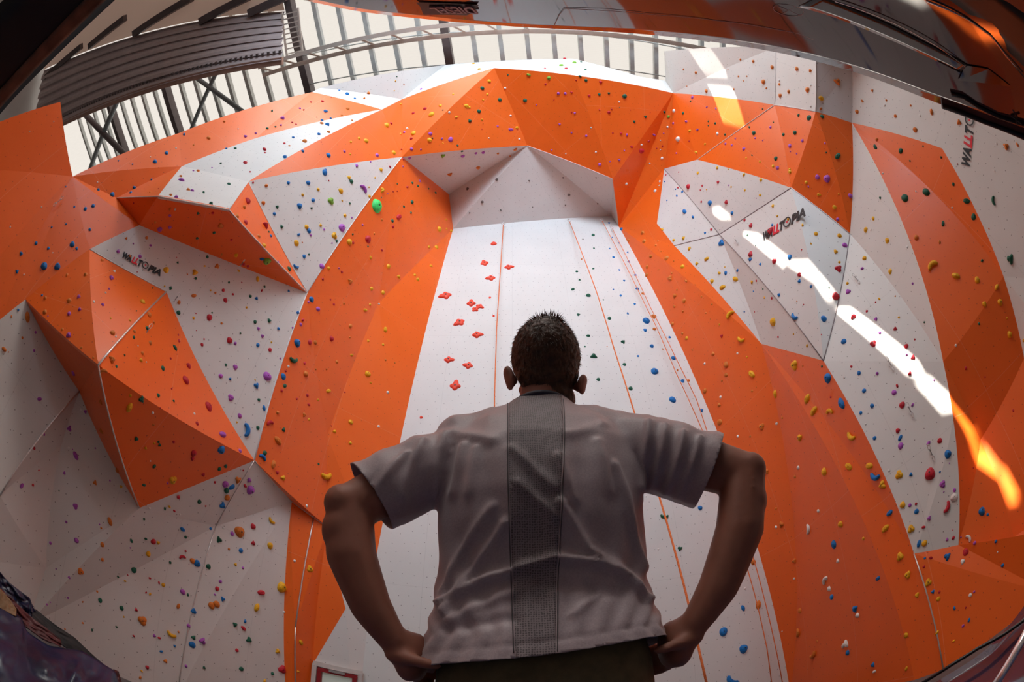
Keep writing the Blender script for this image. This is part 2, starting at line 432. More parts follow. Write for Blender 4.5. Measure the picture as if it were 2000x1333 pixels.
-4189,1354,2661,69,40,35,-91,10,p,-
-4071,2526,3966,69,39,85,-50,-3,g,-
-4428,2285,2197,60,46,69,-65,-26,p,-
-3604,3341,3679,68,39,85,-50,-3,p,-
-3108,4250,5171,92,15,93,-31,-1,r,-
-2738,4954,6715,115,15,91,-36,-5,y,-
2854,6000,6793,119,19,0,-99,0,b,-
3412,6000,4597,100,19,0,-99,0,b,-
4657,2345,3208,71,33,-75,-61,17,r,-
4517,2439,2866,74,34,-78,-58,11,r,w
4378,2621,2849,66,34,-78,-58,11,r,e
4152,2971,3090,67,34,-78,-58,11,b,-
4131,2950,2847,65,34,-78,-58,11,b,-
-4036,2918,1025,60,47,94,-16,-24,o,d
-3698,2975,1880,63,42,86,5,-47,g,e
-3446,3576,2419,69,42,86,5,-47,r,-
3949,2775,829,57,37,-59,-69,36,r,-
-3626,3843,53,69,47,83,-52,6,o,w
-3733,3651,-125,61,47,83,-52,6,r,l
-3527,4066,614,69,47,83,-52,6,p,t
3966,4540,1003,86,35,-97,14,5,b,d
4105,5495,1005,98,35,-97,14,5,o,-
3866,4004,612,78,35,-97,14,5,w,d
3882,4297,150,83,35,-97,14,5,b,d
3782,3741,-185,75,35,-97,14,5,w,e
3693,3148,-238,67,35,-97,14,5,y,e
-4212,2274,4145,66,39,85,-49,-3,g,-
-4268,1352,2914,67,40,35,-91,10,p,-
-4071,1330,4746,78,5,49,-79,31,p,-
-3740,1638,5005,79,5,49,-79,31,g,-
-3680,2038,5584,86,9,87,-26,38,o,-
-3805,2571,5195,78,8,36,29,-87,y,l
-3615,2601,7518,102,10,89,-41,-10,b,-
-3273,3052,8634,120,10,89,-41,-10,y,-
3477,5497,10511,158,35,-85,-50,-3,o,-
3637,5257,8962,137,35,-79,-59,1,o,-
4349,3877,10208,150,30,-96,-21,-2,r,-
4508,3395,8466,127,30,-96,-21,-2,r,-
5377,1202,3911,73,38,-77,-61,-4,o,e
-3549,2119,2808,61,42,84,-19,47,y,-
-3579,2447,2999,65,42,84,-19,47,g,-
-3381,2428,2639,60,42,84,-19,47,g,-
-3444,3533,4888,84,39,85,-50,-3,g,w
-3441,3558,4602,72,39,85,-50,-3,p,-
-3132,4107,5787,90,15,91,-36,-5,p,-
-2735,5247,4224,77,16,65,-73,-4,y,-
-2513,5448,4154,78,16,65,-74,-3,y,-
3257,6000,6458,110,19,0,-99,0,b,-
2188,6000,5706,96,19,0,-99,0,g,-
3501,6000,5134,98,19,0,-99,0,b,-
3803,5382,5986,103,35,-93,-32,-7,o,-
3753,5738,5047,98,35,-93,-32,-7,o,-
4664,2518,3862,72,33,-74,-62,17,p,-
4208,2948,3347,65,34,-78,-58,11,b,-
4379,2551,2510,59,34,-78,-58,11,p,-
4009,3037,2467,58,34,-78,-58,11,b,-
-4650,1550,8889,128,3,60,-78,-1,p,-
-4222,1854,10151,141,3,60,-78,-1,b,-
-3965,2031,8383,118,5,54,-82,1,o,-
-4333,1778,7466,110,5,54,-82,1,r,-
-3969,2017,7518,108,5,54,-82,1,b,-
-3595,2470,8561,120,11,83,-53,-4,b,-
-3325,2750,10147,139,11,83,-53,-4,y,-
-1122,3021,12246,132,11,40,-49,-75,g,-
5173,622,9115,124,22,-97,-11,-13,o,-
5237,42,8066,120,23,-98,-5,3,o,-
5213,749,8445,125,23,-98,-5,3,o,-
5952,-749,3472,73,28,-97,-15,-1,o,-
-3918,3225,1265,65,47,94,-16,-24,g,n
-3817,3556,1427,60,47,94,-16,-24,y,-
-3037,4498,3040,70,16,92,-34,2,r,-
-3413,4401,2027,63,50,81,-55,6,p,d
-3757,3744,974,57,47,83,-52,6,y,d
-3695,3763,310,57,47,83,-52,6,r,e
-3664,3793,152,57,47,83,-52,6,b,e
-3765,3579,-297,58,47,83,-52,6,o,e
-3174,4726,960,64,50,89,-41,0,b,e
-2955,5187,327,69,50,89,-41,0,g,-
3978,4575,1131,82,35,-97,14,5,w,d
3849,2770,475,57,37,-75,-60,21,b,w
-4583,1646,4026,62,39,85,-49,-3,o,-
-4754,1189,3134,68,40,35,-91,10,o,-
-4735,1149,2710,66,40,35,-91,10,o,-
-4162,1426,4653,66,8,34,34,-86,o,-
-4191,1405,5122,77,5,49,-79,31,o,-
-3918,2178,6632,84,10,89,-41,-10,o,-
-3870,2352,6341,81,10,89,-41,-10,o,-
-3617,3229,5030,70,39,85,-50,-3,b,-
-3503,2886,7338,94,10,89,-41,-10,b,-
-3756,2548,6531,83,10,89,-41,-10,g,-
-3234,3138,8622,112,10,89,-41,-10,g,-
-3494,3109,6524,85,10,89,-41,-10,b,-
-3143,3870,6579,90,14,92,-32,-10,y,-
-2590,4939,8101,114,14,90,-38,-12,y,-
-2439,5271,8177,118,14,90,-38,-12,y,-
1731,6000,8407,119,19,0,-99,0,g,-
3450,5580,9505,138,35,-93,-32,-7,o,-
3787,5042,8326,119,35,-79,-59,1,y,-
3669,5403,7565,113,35,-93,-32,-7,o,-
3985,4734,8614,122,32,-86,-47,-1,y,e
4759,2460,5783,82,31,-45,-85,-18,y,-
4313,3046,5262,81,31,-92,-31,12,b,-
-4105,1399,2772,60,40,35,-91,10,p,-
-3707,2200,3123,61,42,84,-19,47,o,-
-3598,2121,2898,58,42,84,-19,47,o,-
-3494,3465,4652,68,39,85,-50,-3,p,-
-3607,3302,4212,63,39,85,-50,-3,p,-
-3445,3563,4434,66,39,85,-50,-3,b,d
-3343,3731,4509,68,39,85,-50,-3,r,-
-3254,3825,5385,76,39,85,-50,-3,b,-
-3284,3884,3751,62,39,85,-50,-3,g,-
-3223,4010,3404,61,39,85,-50,-3,g,-
-3203,3959,5364,81,15,93,-31,-1,r,-
-3071,4344,5260,80,15,91,-36,-5,o,-
-2833,4808,6126,93,15,91,-36,-5,o,-
-2757,5071,5677,90,15,91,-36,-5,y,-
-3153,4149,4218,71,15,93,-31,-1,g,-
1553,6000,7095,102,19,0,-99,0,g,-
2822,6000,7264,109,19,0,-99,0,b,-
3495,5933,7409,116,35,-93,-32,-7,o,-
3600,5772,6802,108,35,-93,-32,-7,y,-
3865,5336,5419,91,35,-93,-32,-7,o,-
4319,2764,3172,59,34,-78,-58,11,p,-
-3003,5081,196,65,50,89,-41,0,y,-
4051,2420,190,48,37,-75,-60,21,w,d
-4519,2403,1468,52,46,72,-67,-5,p,-
-4492,2494,657,52,46,72,-67,-5,p,-
-3635,3491,2033,63,48,91,-12,-36,r,t
-3461,2786,2294,52,42,86,5,-47,g,-
-3358,3725,2599,62,42,86,5,-47,g,-
4308,2436,1331,50,34,-75,-64,4,p,-
3981,2880,1504,50,34,-78,-58,11,p,-
4129,2617,902,49,34,-75,-64,4,p,-
-5188,943,5577,86,1,72,-67,8,b,-
-3951,1998,12598,132,4,69,-37,-59,o,-
-2095,3159,11635,115,11,40,-49,-75,p,-
-2899,3352,10822,136,11,83,-53,-4,y,-
-888,2812,12507,123,11,40,-49,-75,g,-
-812,2212,12937,128,11,40,-49,-75,g,-
-336,2579,12954,129,11,40,-49,-75,g,-
999,1892,12930,121,12,-27,-26,-91,l,-
2393,1882,12718,122,13,-1,-33,-93,r,-
360,2590,12919,123,12,-27,-26,-91,g,-
89,3955,12428,146,17,32,47,-80,o,-
4952,1784,8759,117,25,-94,-30,0,g,-
5240,596,7124,82,28,-62,-38,-66,o,-
5734,334,6679,91,28,-97,-15,-1,o,-
5235,721,7038,84,27,-59,-54,-57,g,-
4905,1941,7688,102,25,-94,-30,0,g,-
-3788,3696,975,50,47,83,-52,6,r,e
-3879,3495,518,55,47,83,-52,6,r,w
-3729,3710,310,56,47,83,-52,6,p,w
-3584,4022,1000,51,47,83,-52,6,g,-
-3198,4665,528,57,50,89,-41,0,r,d
3831,2568,-164,44,37,-75,-60,21,y,e
-4955,1093,3529,58,0,74,-64,-1,b,-
-4992,1047,3857,61,1,76,-62,2,b,-
-5192,811,4034,64,1,76,-62,2,b,-
-5161,854,4157,65,1,76,-62,2,b,-
-4675,1493,3944,57,39,85,-49,-3,p,-
-4526,1735,4141,58,39,85,-49,-3,p,-
-4673,1402,3649,66,40,62,-57,50,o,-
-4487,1304,3242,61,40,35,-91,10,o,-
-4144,1444,5146,72,5,49,-79,31,p,-
-4679,1428,5960,83,5,48,-81,29,o,-
-3491,2464,5453,73,9,87,-26,38,o,-
-3800,2785,5269,69,8,36,29,-87,r,-
-3651,2823,6330,85,10,89,-41,-10,g,w
-3380,3407,6302,77,10,89,-41,-10,b,-
-2596,5140,7467,100,14,90,-38,-12,y,-
-2120,5633,8542,112,16,69,-70,-2,y,-
1397,6000,8622,112,19,0,-99,0,g,-
3434,5556,10173,134,35,-79,-59,1,o,-
3368,5836,9399,128,35,-93,-32,-7,o,-
3339,5961,9219,127,35,-93,-32,-7,o,-
3983,4724,9047,118,29,-87,-46,-2,y,-
4632,2476,6034,78,31,-47,-84,-18,y,-
3978,4761,8065,107,32,-86,-47,-1,y,-
4150,4462,7335,97,32,-86,-47,-1,y,-
4191,3477,5447,79,31,-92,-31,12,b,-
5211,2154,5859,72,26,-89,-25,-32,p,-
5011,2352,4765,73,33,-74,-62,17,p,-
5615,953,3260,62,38,-77,-61,-4,g,e
-3369,2107,2378,42,42,86,5,-47,y,-
-3541,3381,4701,63,39,85,-50,-3,g,-
-3349,3696,4893,66,39,85,-50,-3,b,-
-3534,3458,3733,56,39,85,-50,-3,b,-
-3160,4130,4114,65,15,93,-31,-1,r,-
-2981,4660,4289,71,15,93,-31,-1,r,-
-3140,4201,3795,63,15,93,-31,-1,o,-
1601,6000,5938,83,19,0,-99,0,g,-
3295,6000,5855,90,19,0,-99,0,b,-
3913,5038,6121,88,35,-93,-32,-7,r,-
4030,3088,2863,53,34,-78,-58,11,b,-
-4565,1926,1430,50,45,95,23,-9,r,-
-4064,2990,869,50,47,94,-16,-24,o,-
-3760,3776,1280,50,47,83,-52,6,g,-
-3701,3460,1876,52,48,91,-12,-36,y,e
-3726,3421,1825,52,48,91,-12,-36,g,e
-3521,2673,2169,47,42,86,5,-47,y,-
-3321,3777,2674,58,42,86,5,-47,g,-
-3318,4498,1651,60,50,81,-55,6,y,w
4020,2822,1476,46,34,-78,-58,11,r,-
4176,2560,873,46,34,-75,-64,4,r,d
4263,2353,666,45,37,-92,-35,2,p,d
4349,2101,235,45,37,-92,-35,2,b,-
3858,3611,1498,60,35,-97,14,5,y,-
3947,4249,1432,76,35,-97,14,5,w,w
3992,4610,1298,72,35,-97,14,5,w,-
-5226,947,5915,82,1,72,-67,8,b,-
-5085,1141,6904,90,2,67,-72,1,o,-
-4350,1748,6811,85,5,59,-78,4,r,-
-4359,1825,12017,137,4,53,-82,-10,b,-
-3965,2037,10916,124,3,60,-78,-1,o,-
-3899,2081,8931,104,5,54,-82,1,b,-
-3809,2143,9227,107,5,54,-82,1,o,-
-3089,3123,10081,115,11,83,-53,-4,p,-
-3251,2980,9110,106,10,89,-41,-10,p,-
-1465,2869,12161,109,11,40,-49,-75,y,-
-630,2039,13147,118,11,40,-49,-75,y,-
-775,3900,12040,128,17,32,47,-80,p,-
-952,4467,12306,135,17,32,47,-80,o,-
-2965,3409,9832,113,10,89,-41,-10,y,-
1421,1603,13793,148,4,-11,-96,-16,l,-
1827,1766,12766,110,13,-1,-33,-93,g,-
1245,2310,12732,109,12,-27,-26,-91,p,-
3673,2718,12404,113,13,-1,-33,-93,g,-
3143,3284,12208,110,13,-1,-33,-93,p,-
142,3372,12695,116,11,40,-49,-75,y,-
3972,3227,12328,122,20,29,-12,-93,p,-
4516,3019,10507,124,24,-95,-21,-11,y,-
5242,216,8973,102,22,-97,-11,-13,o,-
5221,-29,7614,95,23,-98,-6,4,o,-
5772,94,6639,83,28,-97,-15,-1,o,-
5026,1325,7170,90,25,-96,-19,7,p,-
5003,1561,7475,95,25,-96,-19,7,p,-
4866,2064,7504,91,25,-94,-30,0,p,-
-3822,3619,786,52,47,83,-52,6,y,n
-4115,3059,1,46,47,83,-52,6,g,e
-3855,3495,190,46,47,83,-52,6,r,e
-3589,3931,293,48,47,83,-52,6,b,-
-3763,3594,-204,47,47,83,-52,6,y,e
-3390,4355,1350,50,50,81,-55,6,p,d
-3377,4271,152,57,50,89,-41,0,g,w
-5319,670,3165,55,0,78,-60,1,b,-
-5344,742,4454,70,1,64,-61,42,b,-
-4575,1634,4412,55,39,85,-49,-3,o,-
-4515,1738,4376,55,39,85,-49,-3,p,-
-4335,1692,4682,58,8,36,29,-87,p,-
-3887,1666,4857,56,8,34,34,-86,g,-
-4113,2035,4889,59,8,36,29,-87,g,-
-4606,1288,5476,72,5,49,-79,31,o,-
-4146,1278,4734,63,5,49,-79,31,o,-
-4038,1551,5248,67,5,49,-79,31,g,-
-4105,1759,5926,73,5,48,-81,29,g,-
-3974,2463,5089,62,8,36,29,-87,o,-
-3760,2840,5304,64,8,36,29,-87,r,-
-3851,2819,5168,61,39,85,-49,-3,y,-
-3874,2811,4724,57,39,85,-49,-3,r,-
-3770,2376,7097,77,10,89,-41,-10,b,-
-3751,2596,6383,70,10,89,-41,-10,b,-
-3161,3500,7802,87,10,89,-41,-10,y,-
-3347,3282,7087,79,10,89,-41,-10,y,-
-3006,3959,7535,88,14,92,-32,-10,r,-
-2639,4507,9036,105,14,90,-38,-12,r,-
-2803,4469,7754,94,14,92,-32,-10,y,-
-2725,4858,7242,90,14,92,-32,-10,y,-
-2452,4527,10288,117,14,90,-38,-12,g,-
-1929,5777,10116,120,16,69,-70,-2,y,-
3745,5112,7886,99,35,-93,-32,-7,o,-
2965,6000,8695,109,19,0,-99,0,b,-
4219,4272,9304,111,29,-87,-46,-2,b,e
3776,5035,9947,119,29,-84,-50,-3,y,-
4533,3199,9083,108,30,-96,-21,-2,r,-
4682,2642,8331,97,30,-96,-21,-2,y,-
4681,2686,7056,89,31,-92,-31,12,y,-
4298,3664,6693,88,31,-92,-31,12,b,-
4292,4108,6953,92,32,-98,3,6,b,-
4240,3895,6317,86,32,-98,3,6,y,-
4317,2920,4978,66,31,-92,-31,12,b,-
4970,1945,6685,71,26,-89,-25,-32,y,-
4892,1967,7129,87,25,-96,-19,7,y,-
5290,1695,5182,71,33,-96,-10,18,y,-
4785,2613,4727,66,33,-74,-62,17,y,-
5757,424,4268,60,38,-97,-15,-1,g,-
-5047,1017,2414,47,44,89,-42,0,b,-
-3797,2106,3243,53,42,84,-19,47,g,-
-3817,2967,3853,51,39,85,-50,-3,r,-
-3397,2549,2381,42,42,86,5,-47,o,-
-3308,3041,2766,53,42,84,-19,47,r,-
-3090,4317,4791,66,15,93,-31,-1,r,-
1421,6000,7742,94,19,0,-99,0,g,-
2090,6000,7635,94,19,0,-99,0,g,-
2174,6000,6305,82,19,0,-99,0,g,-
4589,2548,3647,56,33,-75,-61,17,p,-
4602,2385,3110,52,33,-75,-61,17,p,-
4317,2530,1993,45,34,-78,-58,11,p,-
4986,1904,2432,49,38,-72,-63,-23,r,-
5663,1165,2126,52,28,-98,0,6,y,-
-4232,2695,448,45,47,53,-82,12,p,-
-3859,3382,1384,53,47,94,-16,-24,g,n
-3853,3592,971,45,47,83,-52,6,r,-
-3691,3548,1870,49,48,91,-12,-36,r,e
-3219,3822,2932,59,42,84,-19,47,p,-
-3574,4147,1949,53,47,94,-16,-24,b,-
4101,4676,3060,72,35,-97,14,5,w,-
4041,5445,2765,65,35,-93,-32,-7,o,-
4304,2546,1986,45,34,-78,-58,11,p,-
3912,2831,870,42,37,-75,-60,21,b,-
3878,2844,787,41,37,-75,-60,21,r,-
4349,2122,521,42,37,-92,-35,2,b,d
-3996,3341,781,42,47,83,-52,6,y,e
-3402,4314,1153,46,50,81,-55,6,p,e
-3487,4063,88,45,50,81,-55,6,p,-
-2733,5484,455,57,52,93,-33,-3,y,-
3497,6000,1694,60,19,0,-99,0,w,e
4083,2382,198,39,37,-75,-60,21,p,-
3923,2486,-71,39,37,-75,-60,21,p,d
-5372,864,6599,80,2,67,-72,1,b,-
-4760,1462,7579,85,2,69,-70,0,p,-
-4059,1982,9494,99,5,54,-82,1,o,-
-2360,2646,12508,120,11,-20,-84,-46,r,-
-1919,2579,12434,118,11,-20,-84,-46,y,-
-2581,3234,11536,110,11,-20,-84,-46,r,-
-1810,3337,11672,94,11,40,-49,-75,p,-
-2534,3425,11227,91,11,40,-49,-75,p,-
-2589,3643,11142,106,17,32,47,-80,p,-
-53,3393,12577,103,11,40,-49,-75,p,-
-1311,3923,11834,113,17,32,47,-80,p,-
-3528,2630,8146,83,10,89,-41,-10,b,-
-932,1734,13665,132,4,-24,-92,-24,y,-
1592,1460,14524,141,4,-11,-96,-16,r,-
1836,1515,14043,136,4,0,-97,-17,l,-
1528,1653,13420,130,4,-11,-96,-16,r,-
1988,1867,12728,99,13,-1,-33,-93,g,-
2621,2179,12609,99,13,-1,-33,-93,g,-
2623,2708,12420,98,13,-1,-33,-93,r,-
3347,2891,12346,100,13,-1,-33,-93,g,-
4366,2631,12444,103,21,-47,-35,-78,l,-
2967,3255,12221,99,13,-1,-33,-93,r,-
2941,3983,11961,98,13,-1,-33,-93,p,-
2401,4162,11958,97,12,-23,-24,-93,p,-
4463,2407,12328,128,24,-97,-14,-7,w,-
4526,2642,11148,118,24,-95,-21,-11,y,-
4525,2469,11482,120,24,-95,-21,-11,p,-
4790,1440,11099,115,22,-97,-11,-13,o,-
4816,2206,8798,96,25,-94,-30,0,p,-
5210,584,8174,91,23,-98,-6,4,o,-
5818,-182,6485,74,28,-97,-15,-1,o,-
5794,36,5798,68,28,-97,-15,-1,o,-
5141,933,7608,86,25,-96,-19,7,g,-
5704,592,6008,69,38,-97,-15,-1,o,-
-5187,833,3248,50,0,74,-64,-1,b,-
-5028,1068,4782,64,6,16,-96,14,b,-
-4690,1451,4169,50,39,85,-49,-3,o,-
-4014,1560,3012,48,40,62,-57,50,p,-
-4459,1519,4573,53,8,36,29,-87,o,-
-3866,2057,4998,53,8,36,29,-87,g,-
-3724,2279,5131,54,8,36,29,-87,r,-
-4116,2381,4938,54,39,85,-49,-3,g,-
-3610,3229,5208,57,39,85,-49,-3,r,-
-3915,2751,4597,51,39,85,-50,-3,o,-
-3667,3147,4982,55,39,85,-50,-3,g,-
-3504,2810,7634,77,10,89,-41,-10,y,-
-3031,4120,6807,74,14,92,-32,-10,r,-
-2570,4184,10472,107,14,90,-38,-12,r,-
-2066,5593,9844,107,14,90,-38,-12,y,-
-1948,5783,9281,104,16,69,-70,-2,y,-
3861,4941,9298,104,29,-87,-46,-2,y,-
4737,2473,7760,83,30,-96,-21,-2,y,-
4686,2729,7567,81,30,-96,-21,-2,y,-
4503,3465,8115,89,30,-96,-21,-2,b,-
5064,2005,6378,63,26,-89,-25,-32,y,-
4845,2366,4097,55,33,-74,-62,17,y,-
-5057,993,2294,43,44,89,-42,0,o,-
-3670,1959,2957,46,42,84,-19,47,g,-
-3712,1945,3027,47,42,84,-19,47,o,-
-3399,2905,2423,41,42,86,5,-47,r,-
-3203,3963,5265,62,15,93,-31,-1,p,-
-2611,5242,6192,70,16,65,-73,-4,y,-
-2865,4854,5318,66,15,91,-36,-5,o,-
-3007,4578,4398,60,15,93,-31,-1,r,-
-1570,6000,5079,64,19,0,-99,0,s,d
3046,6000,7307,87,19,0,-99,0,o,-
3333,6000,7057,86,19,0,-99,0,b,-
4081,3429,4283,61,32,-98,3,6,y,-
5249,1484,2706,47,38,-73,-61,-25,g,-
-4009,2908,1745,39,46,69,-65,-26,y,-
-4098,2880,1191,39,46,72,-67,-5,o,-
-3833,3252,1573,42,47,94,-16,-24,g,-
-4039,3255,784,44,47,94,-16,-24,g,-
-3687,3920,1514,43,47,83,-52,6,r,-
-3696,3867,1676,46,47,94,-16,-24,g,-
-3430,3805,2445,46,48,91,-12,-36,r,-
-3399,4397,1811,45,50,81,-55,6,o,-
4024,4459,2251,61,35,-97,14,5,w,-
4614,2267,833,43,37,-53,-81,16,b,d
-3849,3575,781,40,47,83,-52,6,r,e
-3973,3308,196,39,47,83,-52,6,g,e
-3585,3960,490,41,47,83,-52,6,o,-
3885,2710,432,36,37,-75,-60,21,r,-
-4097,2442,4538,46,39,85,-49,-3,g,-
-4275,2140,4509,46,39,85,-49,-3,g,-
-4093,2431,4791,48,39,85,-49,-3,y,-
-4226,1521,4666,48,8,34,34,-86,p,-
-3611,2732,5907,61,9,87,-26,38,b,-
-3721,1750,4955,46,8,36,29,-87,r,-
-3795,2942,4789,48,39,85,-50,-3,r,-
-3408,3549,5579,55,39,85,-49,-3,b,-
-3610,2692,7203,65,10,89,-41,-10,y,-
-3485,2964,7178,66,10,89,-41,-10,g,-
-2981,3621,8846,84,10,89,-41,-10,y,-
-3395,3266,6739,62,10,89,-41,-10,p,-
-2706,4602,8217,82,14,92,-32,-10,r,-
-2662,4414,9144,88,14,90,-38,-12,g,-
-2707,4999,6930,74,15,91,-36,-5,y,-
-2945,4489,6365,66,15,91,-36,-5,o,-
-2511,4215,10793,100,14,90,-38,-12,g,-
-2195,5557,8617,87,16,69,-70,-2,y,-
-424,4756,12078,87,18,17,-29,-92,k,-
-1282,5138,12301,103,18,-45,-71,-51,k,-
-835,5344,11812,88,18,17,-29,-92,k,-
1656,5325,12293,93,18,17,-29,-92,k,-
2258,6000,11114,110,19,0,-99,0,g,-
3157,5962,11479,114,35,-93,-32,-7,b,-
3214,5949,10829,109,35,-93,-32,-7,o,-
3058,6000,8512,90,19,0,-99,0,o,-
3556,5690,7710,84,35,-93,-32,-7,o,-
3004,6000,9831,101,19,0,-99,0,b,-
3948,4635,11446,111,21,-85,-50,-3,w,-
4298,3529,6355,69,31,-92,-31,12,b,-
5079,1990,6348,57,26,-89,-25,-32,y,-
5336,1348,5237,59,33,-96,-10,18,g,-
4874,2537,5145,55,31,-45,-85,-18,y,-
5014,1849,3815,49,33,-96,-10,18,p,-
-4893,1343,2419,38,44,89,-42,0,p,-
-4939,1245,2242,38,44,89,-42,0,o,-
-4845,1444,2257,38,44,89,-42,0,p,-
-4103,1365,2464,41,40,35,-91,10,o,-
-3480,1592,2342,35,40,35,-91,10,o,-
-3875,2181,3414,46,42,84,-19,47,o,-
-3426,1833,2471,36,42,84,-19,47,g,-
-3869,2647,3597,49,42,84,-19,47,r,-
-3960,2709,4065,43,39,85,-50,-3,y,-
-3393,2659,2757,42,42,84,-19,47,g,-
-3354,2443,2447,34,42,86,5,-47,w,-
-3452,2748,2306,37,42,86,5,-47,g,-
-3603,3332,3857,43,39,85,-50,-3,g,-
-2934,4795,4484,56,15,93,-31,-1,y,-
-2165,5688,5373,59,16,65,-73,-4,w,-
-2196,5703,4663,55,16,65,-73,-4,w,-
2539,6000,7800,81,19,0,-99,0,b,-
3426,6000,5863,70,19,0,-99,0,o,-
3631,5550,7393,80,35,-93,-32,-7,o,-
4148,4861,3979,55,35,-93,-32,-7,w,-
4818,2270,3634,47,33,-74,-62,17,y,-
4944,1841,2721,41,38,-77,-61,-4,w,-
-5185,1044,7591,77,2,69,-70,0,o,-
-4884,1330,8903,86,2,69,-70,0,g,-
-4461,1662,10586,98,3,60,-78,-1,r,-
-3950,2068,12188,110,4,53,-82,-10,o,-
-4114,1946,9659,89,3,60,-78,-1,b,-
-3851,2121,8014,75,11,83,-53,-4,b,-
-3424,2611,9980,91,11,83,-53,-4,y,-
-808,3036,12404,89,11,40,-49,-75,y,-
-2869,3511,10243,94,10,89,-41,-10,r,-
1432,2291,12686,87,12,-23,-24,-93,p,-
1601,2244,12657,86,12,-23,-24,-93,r,-
2075,2292,12575,87,13,-1,-33,-93,r,-
2354,2233,12593,88,13,-1,-33,-93,g,-
1694,2825,12482,86,12,-23,-24,-93,p,-
4249,2519,12513,99,20,29,-12,-93,g,-
1297,3183,12487,86,12,-23,-24,-93,p,-
3288,3596,12095,88,13,-1,-33,-93,r,-
3812,3421,12251,97,20,29,-12,-93,r,-
4200,3819,12010,90,21,-47,-35,-78,w,-
4596,2493,10843,102,24,-95,-21,-11,p,-
4741,2289,10011,93,24,-95,-21,-11,w,-
4663,1780,11635,107,24,-95,-21,-11,p,-
5145,242,9630,87,22,-97,-11,-13,o,-
4820,2202,8082,78,25,-94,-30,0,y,-
5055,1448,7835,79,25,-96,-19,7,g,-
4854,2098,7645,74,25,-94,-30,0,y,-
5786,199,4654,52,38,-97,-15,-1,g,-
-4587,2091,1089,37,45,98,-7,7,r,-
-4542,2346,1742,37,46,69,-65,-26,w,-
-4394,2574,998,37,46,72,-67,-5,p,-
-3611,3229,2072,41,42,86,5,-47,p,-
-2806,5104,2863,50,16,92,-34,2,w,-
-3489,4292,2044,41,50,81,-55,6,w,-
-3256,4588,1651,42,50,81,-55,6,p,d
-2879,5221,2052,45,51,77,-60,2,w,-
4122,4843,2995,61,35,-97,14,5,o,-
4025,5552,2489,54,35,-93,-32,-7,w,-
4264,2511,1614,36,34,-81,-52,16,b,-
3973,2991,2008,37,34,-78,-58,11,w,-
-4213,2935,261,35,47,83,-52,6,o,-
-4181,2956,19,36,47,83,-52,6,o,-
3989,2464,97,33,37,-75,-60,21,r,-
-5320,673,3483,42,0,74,-64,-1,b,-
-5223,779,3665,43,0,74,-64,-1,b,-
-4254,2204,4101,39,39,85,-49,-3,y,-
-4231,1582,3305,42,40,62,-57,50,p,-
-4509,1585,3654,45,40,62,-57,50,w,-
-3160,3414,8151,68,10,89,-41,-10,g,-
-3150,3681,7170,61,10,89,-41,-10,g,-
-3301,3377,7095,59,10,89,-41,-10,p,-
-3218,3900,5721,52,15,91,-36,-5,p,-
-2827,4229,8290,73,14,92,-32,-10,o,-
-2785,4187,8801,76,14,92,-32,-10,o,-
-3166,3893,6306,56,14,92,-32,-10,r,-
-3024,4323,6154,57,15,91,-36,-5,r,-
-2434,4672,9983,86,14,90,-38,-12,g,-
-1704,5966,11268,99,16,69,-70,-2,y,-
3576,5355,9668,89,35,-79,-59,1,o,-
3626,5321,8453,79,35,-93,-32,-7,o,-
2501,6000,8428,78,19,0,-99,0,b,-
2774,6000,8124,76,19,0,-99,0,b,-
3219,4688,11889,87,20,29,-12,-93,w,-
4190,4273,10436,92,29,-87,-46,-2,b,-
4325,4111,8482,75,29,-87,-46,-2,r,-
4456,3414,10053,88,30,-96,-21,-2,y,-
4533,3348,7624,72,31,-92,-31,12,r,-
4622,2609,6435,61,31,-92,-31,12,y,-
4986,1986,6607,53,26,-89,-25,-32,p,-
-3695,1514,2381,33,40,35,-91,10,o,-
-3519,1899,2664,34,42,84,-19,47,g,-
-4474,2241,2185,34,46,69,-65,-26,w,-
-4555,1971,1634,35,45,95,23,-9,p,-
-3763,3029,4302,41,39,85,-50,-3,o,-
-3604,3294,4389,42,39,85,-50,-3,g,-
-3379,3752,3289,38,39,85,-50,-3,y,-
-2386,5437,6291,58,16,65,-73,-4,y,-
-3174,4076,4516,47,15,93,-31,-1,w,-
-3179,4063,4417,46,15,93,-31,-1,r,-
-2931,4730,5050,52,15,91,-36,-5,o,-
-2427,5453,5387,53,16,65,-73,-4,y,-
-2953,4753,4088,48,15,93,-31,-1,y,-
3259,6000,6133,64,19,0,-99,0,o,-
3568,5820,6995,71,35,-93,-32,-7,o,-
3820,5470,5391,59,35,-93,-32,-7,o,-
4032,5009,4771,53,35,-93,-32,-7,o,-
3778,5645,5155,59,35,-93,-32,-7,w,-
3944,5408,4118,53,35,-93,-32,-7,o,-
3851,5636,4286,55,35,-93,-32,-7,w,-
4152,4677,3961,57,35,-97,14,5,o,-
4669,2570,4073,45,33,-74,-62,17,r,-
4194,2997,3499,40,34,-78,-58,11,r,-
5305,1696,1605,37,38,-81,-53,19,r,-
-4600,2106,1276,33,45,98,-7,7,r,-
-2256,5689,3897,46,16,65,-74,-3,w,-
4252,2505,824,33,37,-53,-81,16,p,-
-4144,3070,479,32,47,83,-52,6,o,-
-3943,3375,360,33,47,83,-52,6,y,e
-2932,5254,1276,41,50,89,-41,0,w,-
-4679,1514,7073,62,5,59,-78,4,g,-
-4587,1549,6457,58,5,59,-78,4,g,-
-4547,1634,8591,72,3,60,-78,-1,p,-
-4660,1555,8230,70,3,60,-78,-1,g,-
-4539,1620,9691,79,3,60,-78,-1,r,-
-4033,2003,9955,80,3,60,-78,-1,b,-
-4178,1890,8338,69,5,54,-82,1,b,-
-4189,1879,7967,67,5,54,-82,1,r,-
-3926,2076,10387,83,3,60,-78,-1,o,-
-3471,2614,9114,74,11,83,-53,-4,p,-
